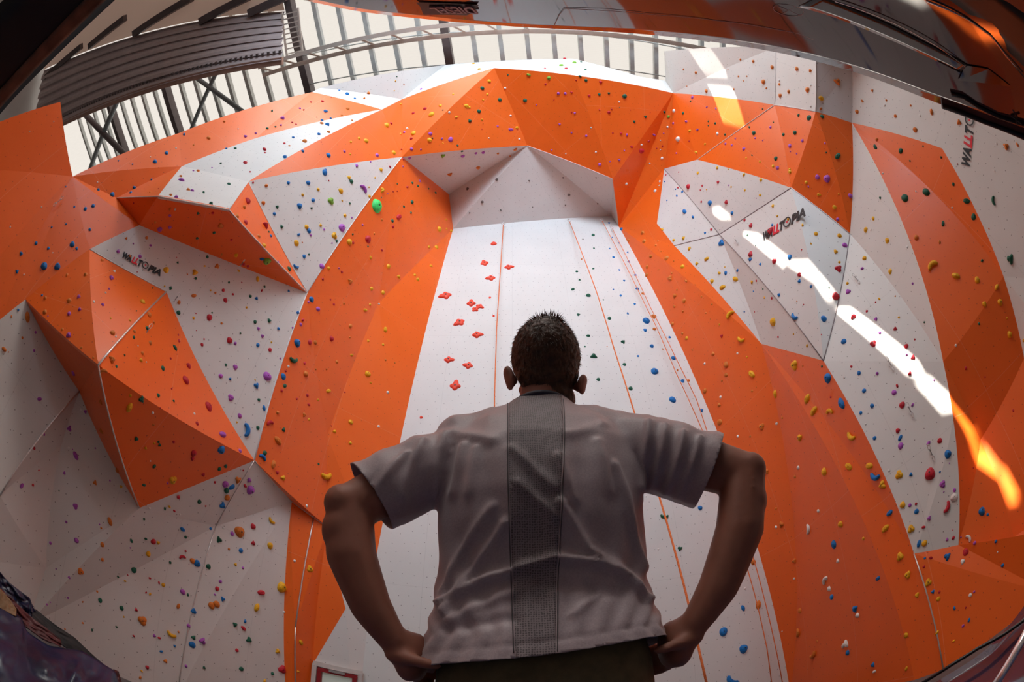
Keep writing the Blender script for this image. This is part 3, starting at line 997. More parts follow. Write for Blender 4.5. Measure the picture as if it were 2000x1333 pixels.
-3482,2556,9587,77,11,83,-53,-4,y,-
-3164,2818,11823,93,11,77,-59,-15,r,-
-3149,2539,12964,101,11,77,-59,-15,y,-
-2692,2744,12478,94,11,-20,-84,-46,r,-
-1645,2720,12161,76,11,40,-49,-75,w,-
-2838,3124,11850,89,11,-20,-84,-46,p,-
-2311,3483,11309,71,11,40,-49,-75,p,-
-1136,2677,12462,78,11,40,-49,-75,y,-
-782,2532,12745,80,11,40,-49,-75,y,-
-672,2395,12893,81,11,40,-49,-75,y,-
-390,3269,12477,79,11,40,-49,-75,p,-
-196,2270,13183,80,12,-27,-26,-91,w,-
-1307,3741,11727,86,17,32,47,-80,g,-
-966,3892,11957,88,17,32,47,-80,p,-
-1172,1666,14578,110,4,-4,-98,-3,y,-
1715,1883,12726,76,13,-1,-33,-93,r,-
1620,3384,12354,75,12,-23,-24,-93,p,-
2014,3420,12248,75,12,-23,-24,-93,p,-
0,3400,12600,80,11,40,-49,-75,p,-
4340,2926,12327,79,21,-47,-35,-78,w,-
4526,2310,11779,95,24,-95,-21,-11,g,-
4707,1062,11732,92,22,-96,0,-21,o,-
4968,1734,9012,77,25,-94,-30,0,g,-
4581,2949,9365,80,30,-96,-21,-2,y,-
5230,526,8576,74,23,-98,-5,3,o,-
5818,-145,6101,55,28,-97,-15,-1,o,-
5053,1474,8336,70,25,-94,-30,0,p,-
4902,1934,7168,64,25,-96,-19,7,y,-
5720,569,5181,48,38,-97,-15,-1,g,-
-5294,688,3933,39,0,74,-64,-1,b,-
-5072,1129,5292,42,1,87,-44,-9,b,-
-4835,1113,2727,38,40,35,-91,10,b,-
-4052,1463,2950,34,40,62,-57,50,w,-
-4109,1467,4690,37,8,34,34,-86,w,-
-4022,2004,6434,46,10,89,-41,-10,r,-
-3640,2666,5926,49,9,87,-26,38,g,-
-3371,2978,5537,47,9,87,-26,38,p,-
-3605,3231,5300,42,39,85,-49,-3,g,-
-3868,2809,4893,39,39,85,-49,-3,g,-
-3954,2685,4573,37,39,85,-49,-3,y,-
-3243,3272,8005,59,10,89,-41,-10,y,-
-3347,3448,6418,48,10,89,-41,-10,g,-
-2962,3902,8098,63,14,92,-32,-10,p,-
-2553,4431,9862,75,14,90,-38,-12,g,-
-3063,4223,6163,50,15,91,-36,-5,r,-
-2415,4386,10961,82,14,90,-38,-12,g,-
-2400,4349,11192,83,14,90,-39,-5,p,-
-2109,4946,11676,87,14,90,-39,-5,g,-
-492,6000,8312,65,19,0,-99,0,s,d
2860,6000,11865,93,19,0,-99,0,b,-
2629,6000,10020,82,19,0,-99,0,b,-
2003,6000,9473,76,19,0,-99,0,g,-
1573,6000,9335,75,19,0,-99,0,g,-
1599,6000,8993,72,19,0,-99,0,g,-
3912,4875,6846,58,35,-93,-32,-7,o,-
3045,6000,9255,77,19,0,-99,0,b,-
2703,6000,9002,74,19,0,-99,0,b,-
4264,4125,10646,83,29,-87,-46,-2,r,-
4282,4105,10358,81,29,-87,-46,-2,b,-
4242,4261,8565,68,29,-87,-46,-2,b,-
4435,3566,9628,76,30,-96,-21,-2,r,-
4559,2917,6742,57,31,-92,-31,12,b,-
4599,2578,5642,45,31,-47,-84,-18,y,-
4198,3799,5766,54,32,-98,3,6,y,-
4178,3642,5566,52,32,-98,3,6,r,-
5239,1785,6068,45,26,-89,-25,-32,y,-
5261,1857,5120,47,33,-96,-10,18,w,-
4796,2425,4098,40,33,-74,-62,17,r,-
5124,1568,4241,41,33,-96,-10,18,w,-
5749,556,3420,37,28,-97,-15,-1,o,-
-3843,1670,2925,33,40,62,-57,50,y,-
-3811,1868,3110,34,40,62,-57,50,y,-
-3822,2953,3937,34,39,85,-50,-3,r,-
-3686,2547,3230,36,42,84,-19,47,r,-
-3369,2999,2855,35,42,84,-19,47,w,-
-4704,1642,1403,29,44,85,-48,8,w,-
-3471,2718,2266,29,42,86,5,-47,y,-
-3862,2859,4322,36,39,85,-50,-3,g,-
-3652,3185,4788,39,39,85,-50,-3,y,-
-3362,3736,3965,36,39,85,-50,-3,y,-
-2811,4894,5932,52,15,91,-36,-5,o,-
-2297,5534,5997,50,16,65,-73,-4,o,-
-3062,4422,4207,42,15,93,-31,-1,r,-
-388,6000,7699,61,19,0,-99,0,s,d
2500,6000,6524,56,19,0,-99,0,b,-
3707,5654,5987,56,35,-93,-32,-7,w,-
3998,4926,5565,51,35,-93,-32,-7,w,-
4895,2021,3284,36,33,-96,-10,18,g,-
4626,2234,2576,32,34,-78,-58,11,p,-
4093,3118,3429,35,34,-78,-58,11,w,-
4013,3076,2692,32,34,-78,-58,11,w,-
4047,3340,3820,41,36,-98,5,5,g,-
5577,1180,2493,35,38,-73,-61,-25,y,-
5162,1790,2185,33,38,-72,-63,-23,r,-
-4391,2590,433,30,47,53,-82,12,p,-
-3791,3243,1721,31,48,91,-12,-36,w,-
-3536,3893,2147,34,48,91,-12,-36,r,-
-2807,5150,3574,43,16,92,-34,2,g,-
2158,6000,2608,39,19,0,-99,0,w,-
3946,5495,3715,46,35,-93,-32,-7,o,-
4116,5509,1553,42,35,-93,-32,-7,w,-
4228,2533,1393,28,34,-75,-64,4,p,-
-4279,2759,205,31,47,94,-16,-24,p,-
4010,5063,434,46,35,-97,14,5,o,-
-4707,1512,7862,58,2,69,-70,0,p,-
-4769,1438,6932,53,5,59,-78,4,b,-
-4588,1606,8434,61,3,60,-78,-1,g,-
-4617,1560,9674,68,3,60,-78,-1,p,-
-4130,1982,11949,81,4,53,-82,-10,b,-
-4086,1946,7964,57,5,54,-82,1,o,-
-3682,2241,10372,71,5,54,-82,1,o,-
-2923,3143,11779,79,11,77,-59,-15,y,-
-2778,3050,11958,77,11,-20,-84,-46,w,-
-2812,3422,11259,76,11,77,-59,-15,r,-
-2728,3622,11022,75,14,90,-38,-12,r,-
-2703,3751,10817,74,14,90,-38,-12,p,-
-1417,3573,11729,63,11,40,-49,-75,g,-
-35,3039,12816,70,11,40,-49,-75,w,-
-387,4030,12277,79,17,32,47,-80,o,-
-54,4195,12510,75,18,-45,-71,-51,o,-
-2633,2228,13506,89,4,-24,-92,-24,p,-
2062,1635,13379,87,4,0,-97,-17,g,-
911,2078,12902,66,12,-27,-26,-91,r,-
2359,2660,12440,65,13,-1,-33,-93,r,-
3080,3720,12053,66,13,-1,-33,-93,p,-
2285,3839,12071,64,12,-23,-24,-93,w,-
2677,4044,11942,65,13,-1,-33,-93,p,-
205,3677,12531,69,11,40,-49,-75,w,-
3588,3530,12165,72,20,29,-12,-93,w,-
4427,2746,12149,84,24,-97,-14,-7,p,-
4613,2701,10304,72,24,-95,-21,-11,y,-
4795,2202,9725,67,24,-95,-21,-11,g,-
4711,2145,10542,74,24,-95,-21,-11,g,-
4757,2095,10251,71,24,-95,-21,-11,g,-
4746,1832,10838,76,24,-95,-21,-11,p,-
4810,1753,10457,73,24,-95,-21,-11,p,-
5065,303,10085,66,22,-96,0,-21,o,-
5180,735,8967,61,22,-97,-11,-13,o,-
4757,2383,9547,69,25,-94,-30,0,p,-
4779,2315,9281,67,25,-94,-30,0,p,-
4818,2204,8427,61,25,-94,-30,0,g,-
5847,-279,5558,44,28,-97,-15,-1,o,-
5915,-545,3811,37,28,-97,-15,-1,w,-
5871,-499,6273,48,28,-97,-15,-1,w,-
5802,-40,6100,47,28,-97,-15,-1,w,-
5839,-206,5312,43,28,-97,-15,-1,w,-
5236,445,8609,63,23,-98,-5,3,w,-
5198,247,7498,56,23,-98,-6,4,w,-
5166,645,7333,54,23,-98,-6,4,w,-
4971,1600,7172,54,25,-96,-19,7,p,-
5182,1144,6722,44,26,-89,-25,-32,p,-
5776,225,5048,41,38,-97,-15,-1,g,-
-5548,387,4050,36,0,84,-50,5,b,-
-4527,1145,4725,38,6,16,-96,14,o,-
-5507,246,2968,30,0,96,-19,7,w,-
-4624,1563,4196,31,39,85,-49,-3,p,-
-4269,2078,3914,35,40,62,-57,50,g,-
-4174,1557,3207,32,40,62,-57,50,w,-
-4719,1381,5896,44,5,48,-81,29,p,-
-4170,1875,6632,46,5,54,-82,1,r,-
-3025,3482,9030,59,10,89,-41,-10,y,-
-2999,3435,9436,61,10,89,-41,-10,y,-
-3085,3627,7936,52,10,89,-41,-10,p,-
-3185,3639,7039,46,10,89,-41,-10,p,-
-3026,3855,7671,52,14,92,-32,-10,g,-
-3062,4031,6803,47,14,92,-32,-10,p,-
-2618,5178,7163,49,16,65,-73,-4,w,-
-2237,4690,11415,74,14,90,-39,-5,g,-
-1192,5612,11659,61,18,17,-29,-92,k,-
-321,5618,11823,62,18,17,-29,-92,k,-
483,4855,12219,62,18,17,-29,-92,k,-
1764,6000,9880,69,19,0,-99,0,o,-
3713,5149,8694,62,35,-79,-59,1,o,-
3298,5981,9643,70,35,-93,-32,-7,o,-
3629,5424,7969,59,35,-93,-32,-7,o,-
3842,4990,7213,53,35,-93,-32,-7,o,-
3076,6000,10276,73,19,0,-99,0,b,-
2670,6000,9447,68,19,0,-99,0,b,-
4090,4386,11583,78,21,-85,-50,-3,w,-
4409,3681,9624,66,30,-96,-21,-2,r,-
4374,3876,9372,65,30,-96,-21,-2,r,-
4583,3052,8557,59,30,-96,-21,-2,y,-
4635,2885,8077,55,30,-96,-21,-2,y,-
4624,2735,6762,50,31,-92,-31,12,y,-
4440,3466,7239,54,31,-92,-31,12,g,-
4227,3773,6196,49,32,-98,3,6,r,-
4205,3723,5907,48,32,-98,3,6,g,-
4233,3981,6163,50,32,-98,3,6,b,-
4528,2792,4823,36,31,-47,-84,-18,g,-
5711,726,4123,34,38,-97,-15,-1,w,-
5859,-176,3697,34,28,-97,-15,-1,w,-
-4663,1834,2340,26,44,89,-42,0,g,-
-3633,1750,2755,28,40,62,-57,50,w,-
-3927,1923,3316,31,40,62,-57,50,g,-
-3917,2619,3671,34,42,84,-19,47,r,-
-3470,2614,2875,30,42,84,-19,47,r,-
-3312,2474,2530,24,42,86,5,-47,r,-
-3355,3702,4626,34,39,85,-50,-3,y,-
-3243,3862,5089,36,39,85,-50,-3,p,-
-3241,3905,4511,34,39,85,-50,-3,p,-
-3011,4551,4889,40,15,93,-31,-1,o,-
-2156,5672,6054,45,16,69,-70,-2,o,-
-2732,5206,4969,38,16,65,-73,-4,r,-
3923,4959,6353,48,35,-93,-32,-7,y,-
3625,5775,6475,52,35,-93,-32,-7,o,-
4062,4793,5354,43,35,-93,-32,-7,y,-
4185,4426,6118,45,32,-86,-47,-1,b,-
4114,3579,4671,42,32,-98,3,6,y,-
4150,3943,4981,44,32,-98,3,6,r,-
4754,2227,3202,31,33,-74,-62,17,r,-
4028,3438,3384,35,36,-98,5,5,r,-
-4359,2571,31,27,47,94,-16,-24,p,-
-4378,2538,-22,27,47,94,-16,-24,p,-
-4280,2775,-178,26,47,83,-52,6,o,-
-3503,4189,1351,28,50,81,-55,6,w,-
-4283,2543,1935,25,46,69,-65,-26,p,-
-4520,2418,1255,26,46,72,-67,-5,g,-
-4116,2801,1728,25,46,69,-65,-26,p,-
-3806,3702,1275,27,47,83,-52,6,w,-
-3676,3644,1877,29,48,91,-12,-36,w,-
-3260,4061,2790,31,48,91,-12,-36,r,-
2091,6000,3519,36,19,0,-99,0,w,-
4355,2401,1628,25,34,-75,-64,4,p,-
4701,2292,1416,32,37,-20,-95,-18,r,-
-5456,589,5071,38,1,72,-67,8,b,-
-5311,763,5211,38,1,72,-67,8,b,-
-4614,1517,6234,41,5,59,-78,4,p,-
-5122,1096,6504,43,2,67,-72,1,o,-
-5233,973,6174,42,1,72,-67,8,w,-
-4600,1562,10252,60,3,60,-78,-1,r,-
-4578,1683,12023,69,4,53,-82,-10,b,-
-4456,1698,8917,53,3,60,-78,-1,r,-
-4377,1758,8924,52,3,60,-78,-1,r,-
-4274,1816,7372,45,5,54,-82,1,r,-
-3394,2725,9218,53,11,83,-53,-4,y,-
-3120,3120,9664,55,10,89,-41,-10,p,-
-1824,2666,12234,64,11,-20,-84,-46,g,-
-1599,2326,12755,67,11,-20,-84,-46,y,-
-2042,3276,11588,52,11,40,-49,-75,g,-
-1776,3450,11617,52,11,40,-49,-75,y,-
-773,3139,12356,55,11,40,-49,-75,o,-
-114,1869,13276,57,12,-27,-26,-91,g,-
-3146,2023,13534,64,4,69,-37,-59,o,-
-3351,1859,13396,63,4,69,-37,-59,y,-
2052,1492,14166,76,4,0,-97,-17,g,-
934,1690,13555,72,4,1,-98,-5,r,-
1138,2503,12708,54,12,-27,-26,-91,r,-
2913,2391,12530,55,13,-1,-33,-93,w,-
2698,2620,12451,55,13,-1,-33,-93,r,-
1609,2809,12507,54,12,-23,-24,-93,r,-
666,2694,12796,55,12,-27,-26,-91,p,-
2137,3174,12281,53,12,-23,-24,-93,w,-
2738,3268,12219,54,13,-1,-33,-93,r,-
1095,3930,12341,54,12,-23,-24,-93,p,-
4207,3487,12155,56,21,-47,-35,-78,r,-
3883,4056,12096,56,21,-47,-35,-78,w,-
4382,3426,11455,67,24,-97,-14,-7,p,-
4493,2892,11004,65,24,-97,-14,-7,r,-
4633,1904,11655,67,24,-95,-21,-11,g,-
4984,1086,10044,57,22,-97,-11,-13,o,-
4579,1088,12312,69,22,-96,0,-21,o,-
5033,733,10002,57,22,-97,-11,-13,o,-
5084,654,9710,55,22,-97,-11,-13,o,-
5056,792,9787,55,22,-97,-11,-13,o,-
5120,1216,8874,51,24,-95,-21,-11,g,-
4928,1860,8628,52,25,-94,-30,0,p,-
4946,1807,8346,50,25,-94,-30,0,p,-
4776,2333,8557,52,25,-94,-30,0,y,-
4837,2137,9292,56,25,-94,-30,0,p,-
4629,2797,8941,54,30,-96,-21,-2,y,-
5093,1351,8326,50,25,-94,-30,0,g,-
4979,1645,7390,46,25,-96,-19,7,p,-
5180,1276,6624,36,26,-89,-25,-32,g,-
5803,122,4333,32,28,-97,-15,-1,r,-
-4469,1173,4845,33,6,16,-96,14,r,-
-5527,371,3545,28,0,96,-19,7,w,-
-5401,649,4523,30,1,87,-44,-9,w,-
-5204,814,2764,26,0,78,-60,1,w,-
-4166,2329,4489,27,39,85,-49,-3,o,-
-4474,1837,3952,26,39,85,-49,-3,r,-
-4761,1160,4565,32,7,-2,-34,-92,r,-
-3782,2945,5056,30,39,85,-49,-3,r,-
-3450,2822,8044,44,10,89,-41,-10,r,-
-3439,3237,6475,36,10,89,-41,-10,o,-
-3018,3839,7797,45,14,92,-32,-10,o,-
-2856,4279,7881,47,14,92,-32,-10,g,-
-2719,3940,10147,57,14,90,-38,-12,g,-
-2694,4057,9978,56,14,90,-38,-12,r,-
-1796,5805,11110,65,14,90,-38,-12,y,-
-1828,5644,11355,65,14,90,-38,-12,y,-
593,5614,11998,54,18,17,-29,-92,k,-
1470,4822,12418,55,18,17,-29,-92,k,-
1563,5617,12182,56,18,17,-29,-92,k,-
2563,5616,12373,58,18,17,-29,-92,k,-
2347,4602,12004,61,18,-36,38,-83,k,-
2170,6000,10427,62,19,0,-99,0,g,-
2601,6000,10429,63,19,0,-99,0,b,-
2790,6000,11030,66,19,0,-99,0,b,-
2059,6000,8257,50,19,0,-99,0,g,-
2367,6000,8649,53,19,0,-99,0,b,-
3642,5269,9746,59,35,-79,-59,1,o,-
3608,5304,9326,57,35,-79,-59,1,o,-
2929,6000,10741,65,19,0,-99,0,b,-
4227,4194,10685,62,29,-87,-46,-2,b,-
4037,4543,10668,63,29,-84,-50,-3,b,-
4446,3548,9389,55,30,-96,-21,-2,y,-
4577,3063,8664,51,30,-96,-21,-2,p,-
4397,3418,6807,44,31,-92,-31,12,g,-
4478,2727,5672,36,31,-92,-31,12,r,-
4232,4311,7343,44,32,-86,-47,-1,y,-
4216,3172,4866,33,31,-92,-31,12,r,-
4967,2180,3951,30,33,-74,-62,17,o,-
5560,903,4768,33,38,-77,-61,-4,w,-
5437,1005,5432,35,38,-77,-61,-4,w,-
-4960,1197,1992,22,44,89,-42,0,o,-
-4453,1237,2521,26,40,35,-91,10,p,-
-2788,5196,4288,31,16,65,-73,-4,r,-
1448,6000,6792,42,19,0,-99,0,g,-
3089,6000,6713,44,19,0,-99,0,o,-
3837,5092,6828,44,35,-93,-32,-7,o,-
3861,5071,6628,43,35,-93,-32,-7,o,-
4070,4903,4766,35,35,-93,-32,-7,o,-
4086,3702,4157,34,36,-98,5,5,o,-
4146,3136,4207,28,31,-47,-84,-18,r,-
-4501,2382,1760,22,46,69,-65,-26,p,-
-4116,2858,1217,21,46,72,-67,-5,p,-
-3935,3251,1184,23,47,94,-16,-24,p,-
-3992,3358,867,22,47,83,-52,6,r,-
-3564,2834,2111,22,42,86,5,-47,w,-
4344,2127,405,21,37,-92,-35,2,w,-
4025,5945,772,29,35,-93,-32,-7,w,-
-5120,911,3252,22,0,74,-64,-1,w,-
-4304,2087,4553,23,39,85,-49,-3,r,-
-4020,1381,4796,26,5,49,-79,31,w,-
-2797,3911,9549,45,14,92,-32,-10,p,-
-2743,3983,9807,46,14,92,-32,-10,r,-
-2853,3850,9236,43,14,92,-32,-10,g,-
1933,6000,10872,53,19,0,-99,0,k,-
3495,5583,8933,47,35,-93,-32,-7,o,-
4048,4465,11465,55,21,-85,-50,-3,w,-
4154,4293,11380,55,29,-84,-50,-3,b,-
4227,4154,11554,55,29,-87,-46,-2,r,-
4344,3803,10974,52,30,-96,-21,-2,r,-
4660,2833,7638,37,30,-96,-21,-2,p,-
4213,3245,5027,28,31,-92,-31,12,o,-
-3631,2040,2922,21,42,84,-19,47,w,-
-3558,2199,2858,20,42,84,-19,47,w,-
-3898,2821,3954,21,39,85,-50,-3,r,-
-3961,2702,4141,22,39,85,-50,-3,r,-
1901,6000,6796,35,19,0,-99,0,o,-
4224,4224,5893,35,32,-98,3,6,r,-
-4940,1284,7647,38,2,69,-70,0,w,-
-5283,843,5596,32,1,72,-67,8,w,-
-5641,-568,4206,24,0,98,-5,-3,w,-
-5662,-659,3771,23,0,98,-5,-3,w,-
-4428,1678,11075,51,3,60,-78,-1,r,-
-4233,1855,9670,45,3,60,-78,-1,r,-
-3765,2195,8698,40,11,83,-53,-4,r,-
-805,3279,12248,44,11,40,-49,-75,r,-
-618,3530,12185,44,11,40,-49,-75,w,-
-2212,3794,11386,48,17,32,47,-80,g,-
-3329,1735,13502,51,4,69,-37,-59,g,-
-3364,2130,13207,50,4,69,-37,-59,y,-
2921,2544,12475,44,13,-1,-33,-93,g,-
3232,2582,12458,44,13,-1,-33,-93,r,-
1479,3994,12230,43,12,-23,-24,-93,w,-
4158,3348,12247,45,21,-47,-35,-78,w,-
4060,3587,12199,45,21,-47,-35,-78,r,-
4159,3599,12134,45,21,-47,-35,-78,w,-
4240,3128,12296,45,21,-47,-35,-78,p,-
4697,2238,10476,49,24,-95,-21,-11,g,-
4639,1552,12058,54,22,-96,0,-21,o,-
4974,670,10464,47,22,-97,-11,-13,o,-
4191,2548,954,17,34,-75,-64,4,r,-
-2847,3691,9787,36,14,92,-32,-10,g,-
3824,4975,7582,31,35,-79,-59,1,o,-
4390,3952,8223,33,30,-96,-21,-2,g,-
-2930,4594,5937,25,15,91,-36,-5,o,-
3812,2585,12449,34,13,-1,-33,-93,r,-"""
LOGOS = [[[-4616, 1572, 3922], [-4311, 2079, 4160], [-4628, 1545, 4002], 39], [[4431, 3236, 6693], [4666, 2300, 6080], [4457, 3243, 6897], 31], [[5807, 40, 4120], [5980, -1097, 4439], [5793, 116, 4253], 28]]
SUN_OPENINGS = [[[3.46, -1.83], [3.38, -2.63], [3.29, -2.47], [3.4, -1.75]], [[3.34, -1.66], [3.21, -2.45], [2.9, -2.31], [3.01, -1.63]], [[2.27, -0.39], [2.24, -0.82], [2.06, -1.35], [2.06, -1.1]], [[1.91, -1.5], [1.75, -2.16], [1.34, -3.1], [1.29, -2.96]], [[1.32, -3.03], [1.29, -3.24], [1.19, -3.99], [1.01, -3.91]], [[1.03, -4.01], [1.07, -4.28], [0.68, -5.54], [0.59, -5.67], [0.59, -5.36]], [[0.54, -5.53], [0.59, -5.75], [0.48, -6.13], [0.69, -6.43], [0.49, -6.37], [0.4, -5.99]], [[0.43, -6.36], [0.64, -6.51], [0.5, -6.87], [0.46, -6.76]], [[0.49, -6.79], [0.51, -6.92], [0.35, -7.24], [0.31, -7.1]]]
CANOPY = [[[-458,-174,1645],[-396,-181,1554],[-340,-188,1469],[-290,-190,1393],[-236,-185,1309]],[[-440,-114,1784],[-381,-132,1678],[-328,-150,1578],[-280,-160,1489],[-229,-164,1390]],[[-384,-79,1837],[-333,-102,1725],[-286,-124,1620],[-245,-139,1527],[-200,-147,1422]],[[-326,-41,1895],[-283,-70,1776],[-243,-98,1666],[-209,-117,1567],[-171,-130,1456]],[[-188,3,1932],[-163,-31,1810],[-141,-65,1697],[-121,-89,1595],[-99,-107,1480]],[[0,37,1949],[0,-2,1826],[0,-39,1711],[0,-67,1608],[0,-88,1493]],[[233,32,1973],[203,-20,1841],[175,-69,1717],[151,-105,1604],[123,-131,1477]],[[500,6,1986],[431,-60,1844],[367,-122,1710],[310,-165,1586],[247,-192,1446]],[[642,-16,1964],[550,-88,1821],[466,-155,1684],[390,-200,1558],[305,-226,1414]],[[805,-40,1944],[687,-119,1801],[577,-193,1661],[478,-241,1530],[369,-265,1382]],[[968,-69,1889],[821,-154,1750],[684,-233,1612],[561,-282,1481],[425,-304,1333]],[[1104,-91,1839],[933,-182,1705],[772,-265,1569],[628,-316,1440],[470,-335,1293]],[[1221,-118,1778],[1028,-212,1651],[846,-298,1521],[683,-348,1394],[504,-364,1250]],[[1357,-167,1681],[1136,-262,1565],[927,-348,1443],[741,-395,1323],[536,-403,1184]],[[1466,-226,1550],[1220,-317,1452],[987,-400,1343],[778,-442,1232],[550,-439,1104]],[[1631,-378,1247],[1340,-455,1189],[1060,-522,1112],[809,-545,1026],[533,-512,924]]]
CANOPY_DETAIL = {"channel":[[[560,-140,1733],[656,-156,1726],[763,-169,1712],[876,-187,1688],[978,-205,1655],[1057,-222,1624]],[[567,-177,1675],[656,-186,1676],[758,-202,1659],[877,-218,1639],[978,-237,1605],[1032,-248,1585]]],"end":[[1095,-204,1649],[1029,-244,1592],[1068,-278,1535],[1166,-291,1499]],"line1":[[603,-182,1667],[669,-195,1657],[787,-215,1635],[908,-231,1611],[1029,-241,1591]],"line2":[[729,-280,1516],[781,-296,1496],[842,-313,1477],[889,-322,1468],[927,-329,1458],[1016,-326,1453],[1112,-328,1434]],"dark":[[[692,-299,1481],[783,-316,1469],[903,-334,1461],[1005,-336,1449],[1173,-356,1386]],[[660,-344,1385],[737,-372,1358],[841,-390,1341],[905,-418,1290],[1036,-439,1259]]],"sticker":[[-180,-11,1878],[-90,-1,1865],[-74,-7,1838],[-60,-22,1785],[-177,-39,1791],[-174,-31,1813]],"trim":[[1364,-179,1640]],"trim2":[[[1155,-162,1707],[1180,-179,1678],[1252,-187,1655],[1324,-209,1605],[1362,-241,1539],[1425,-305,1414]]],"cross":[[1333,-241,1538]],"outline":[[91,24,1929],[93,-2,1856],[98,-17,1815],[177,-21,1828],[277,-28,1849],[433,-50,1859],[561,-72,1849],[645,-88,1841],[715,-90,1849]],"ring":[[587,-136,1750],[590,-129,1761],[583,-121,1772],[567,-115,1778],[546,-112,1778],[526,-112,1771],[513,-116,1760],[511,-122,1749],[519,-129,1740],[535,-136,1736],[556,-139,1737],[574,-140,1741],[587,-136,1750]],"ringx":[[518,-124,1749],[551,-126,1757],[588,-126,1765]],"ringy":[[555,-137,1741],[551,-126,1757],[549,-115,1773]],"text":[[-73,-19,1793],[-156,-26,1811],[-77,-5,1840]]}
PILLAR = [[[-847, -147, 1217], [-813, -334, 1142]], [[-798, -176, 1328], [-779, -362, 1218]], [[-753, -195, 1402], [-746, -372, 1289]], [[-700, -222, 1470], [-693, -396, 1366]], [[-633, -258, 1535], [-630, -447, 1412]], [[-573, -302, 1575], [-569, -484, 1452]]]
PILLAR_STRIP = [[[-816, -160, 1239], [-815, -194, 1219]], [[-779, -181, 1318], [-779, -208, 1302]], [[-735, -204, 1390], [-737, -234, 1371]], [[-683, -231, 1455], [-687, -264, 1433]], [[-635, -260, 1501], [-640, -297, 1476]]]
SIDE = [[[939, 857, 496], [895, 729, 472], [785, 529, 390]], [[1013, 797, 548], [947, 661, 471], [825, 486, 408]], [[1109, 652, 540], [1028, 520, 465], [883, 359, 402]], [[1157, 580, 565], [1066, 435, 464], [910, 284, 400]], [[1205, 500, 603], [1106, 347, 482], [937, 193, 407]], [[1274, 368, 696], [1156, 216, 527], [964, 67, 425]]]
SEAM = [[966, 769, 577], [1023, 696, 583], [1065, 629, 584], [1102, 556, 575], [1133, 488, 574], [1165, 399, 566]]
KIT = [["cloth_sheet", [[[-964, 328, 656], [-937, 408, 670], [-916, 462, 682], [-903, 473, 659], [-875, 523, 659], [-839, 596, 695], [-809, 635, 692], [-784, 664, 689], [-766, 667, 648]], [[-823, 258, 602], [-805, 342, 635], [-787, 386, 638], [-771, 417, 638], [-751, 458, 648], [-729, 497, 657], [-711, 524, 659], [-692, 551, 663], [-673, 556, 630]], [[-671, 157, 544], [-665, 221, 564], [-652, 281, 582], [-640, 319, 591], [-626, 354, 599], [-614, 380, 605], [-601, 405, 611], [-590, 420, 611], [-577, 432, 602]]], 0.045, 3.3], ["cloth_fold", [[[-1042, 341, 719], [-1018, 414, 734], [-997, 457, 726], [-972, 509, 726], [-960, 522, 704]], [[-1007, 340, 667], [-987, 410, 691], [-972, 444, 689], [-951, 482, 681], [-943, 503, 690]]], 0.02, 1.7], ["lining", [[[-1001, 530, 698], [-993, 546, 701], [-963, 595, 695], [-934, 638, 694], [-892, 688, 672], [-855, 728, 658], [-836, 738, 630]], [[-1001, 478, 686], [-978, 518, 679], [-950, 561, 662], [-919, 609, 659], [-884, 654, 650], [-858, 682, 638], [-842, 688, 608]]], 0.006, 5.1], ["strap", [[[-982, 406, 705], [-962, 449, 702], [-934, 498, 691], [-912, 537, 689], [-890, 569, 682]], [[-956, 399, 681], [-937, 441, 679], [-918, 471, 665], [-895, 511, 664], [-871, 556, 671]]], 0.012, 7.7], ["strap", [[[-818, 685, 682], [-810, 695, 683], [-798, 698, 657], [-789, 694, 626]], [[-806, 660, 665], [-797, 670, 664], [-788, 672, 643], [-783, 665, 617]]], 0.008, 2.7], ["card_insert", [[[-969, 385, 709], [-957, 412, 707], [-944, 438, 700], [-933, 454, 690]], [[-936, 379, 662], [-928, 405, 670], [-919, 428, 674], [-912, 445, 679]]], 0.003, 6.1], ["strap", [[[-874, 371, 636], [-847, 429, 636], [-815, 483, 630], [-778, 530, 612]], [[-872, 370, 629], [-845, 425, 627], [-814, 478, 620], [-778, 523, 601]]], 0.006, 4.4]]
QUICKDRAWS = [[-5455, 504, 3874, 74, -64, -1, 0], [-4136, 2403, 4147, 85, -50, -3, 39], [-3720, 2664, 5261, 36, 29, -87, 8], [4386, 3735, 7516, -92, -31, 12, 31], [4884, 2500, 4748, -74, -62, 17, 33], [4452, 2601, 3229, -75, -61, 17, 33], [4347, 2602, 2553, -78, -58, 11, 34], [4295, 2551, 1951, -78, -58, 11, 34], [-3811, 2125, 3276, 84, -19, 47, 42]]
ROPES = [[[-244, 5900, 11491], [-269, 5860, 9346], [-305, 5800, 7131], [-294, 5700, 5383], [-266, 5600, 4039]], [[1645, 5900, 11721], [1749, 5400, 7797], [1699, 5000, 5740], [1619, 4500, 4137], [1538, 4000, 2657], [1482, 3600, 1614], [1432, 3300, 875], [1429, 3200, 560]], [[2620, 5900, 11857], [2955, 5850, 7861], [3025, 5850, 7281], [3102, 5800, 5907], [3287, 5800, 4519], [3430, 5700, 1920], [3476, 5700, 1481], [3551, 5700, 585], [3574, 5700, -101]], [[2844, 5900, 11418], [3064, 5870, 7887], [3245, 5850, 6212], [3379, 5850, 5293], [3372, 5800, 4384], [3612, 5750, 2006], [3665, 5750, 1365], [3730, 5750, 629], [3806, 5750, -191]]]
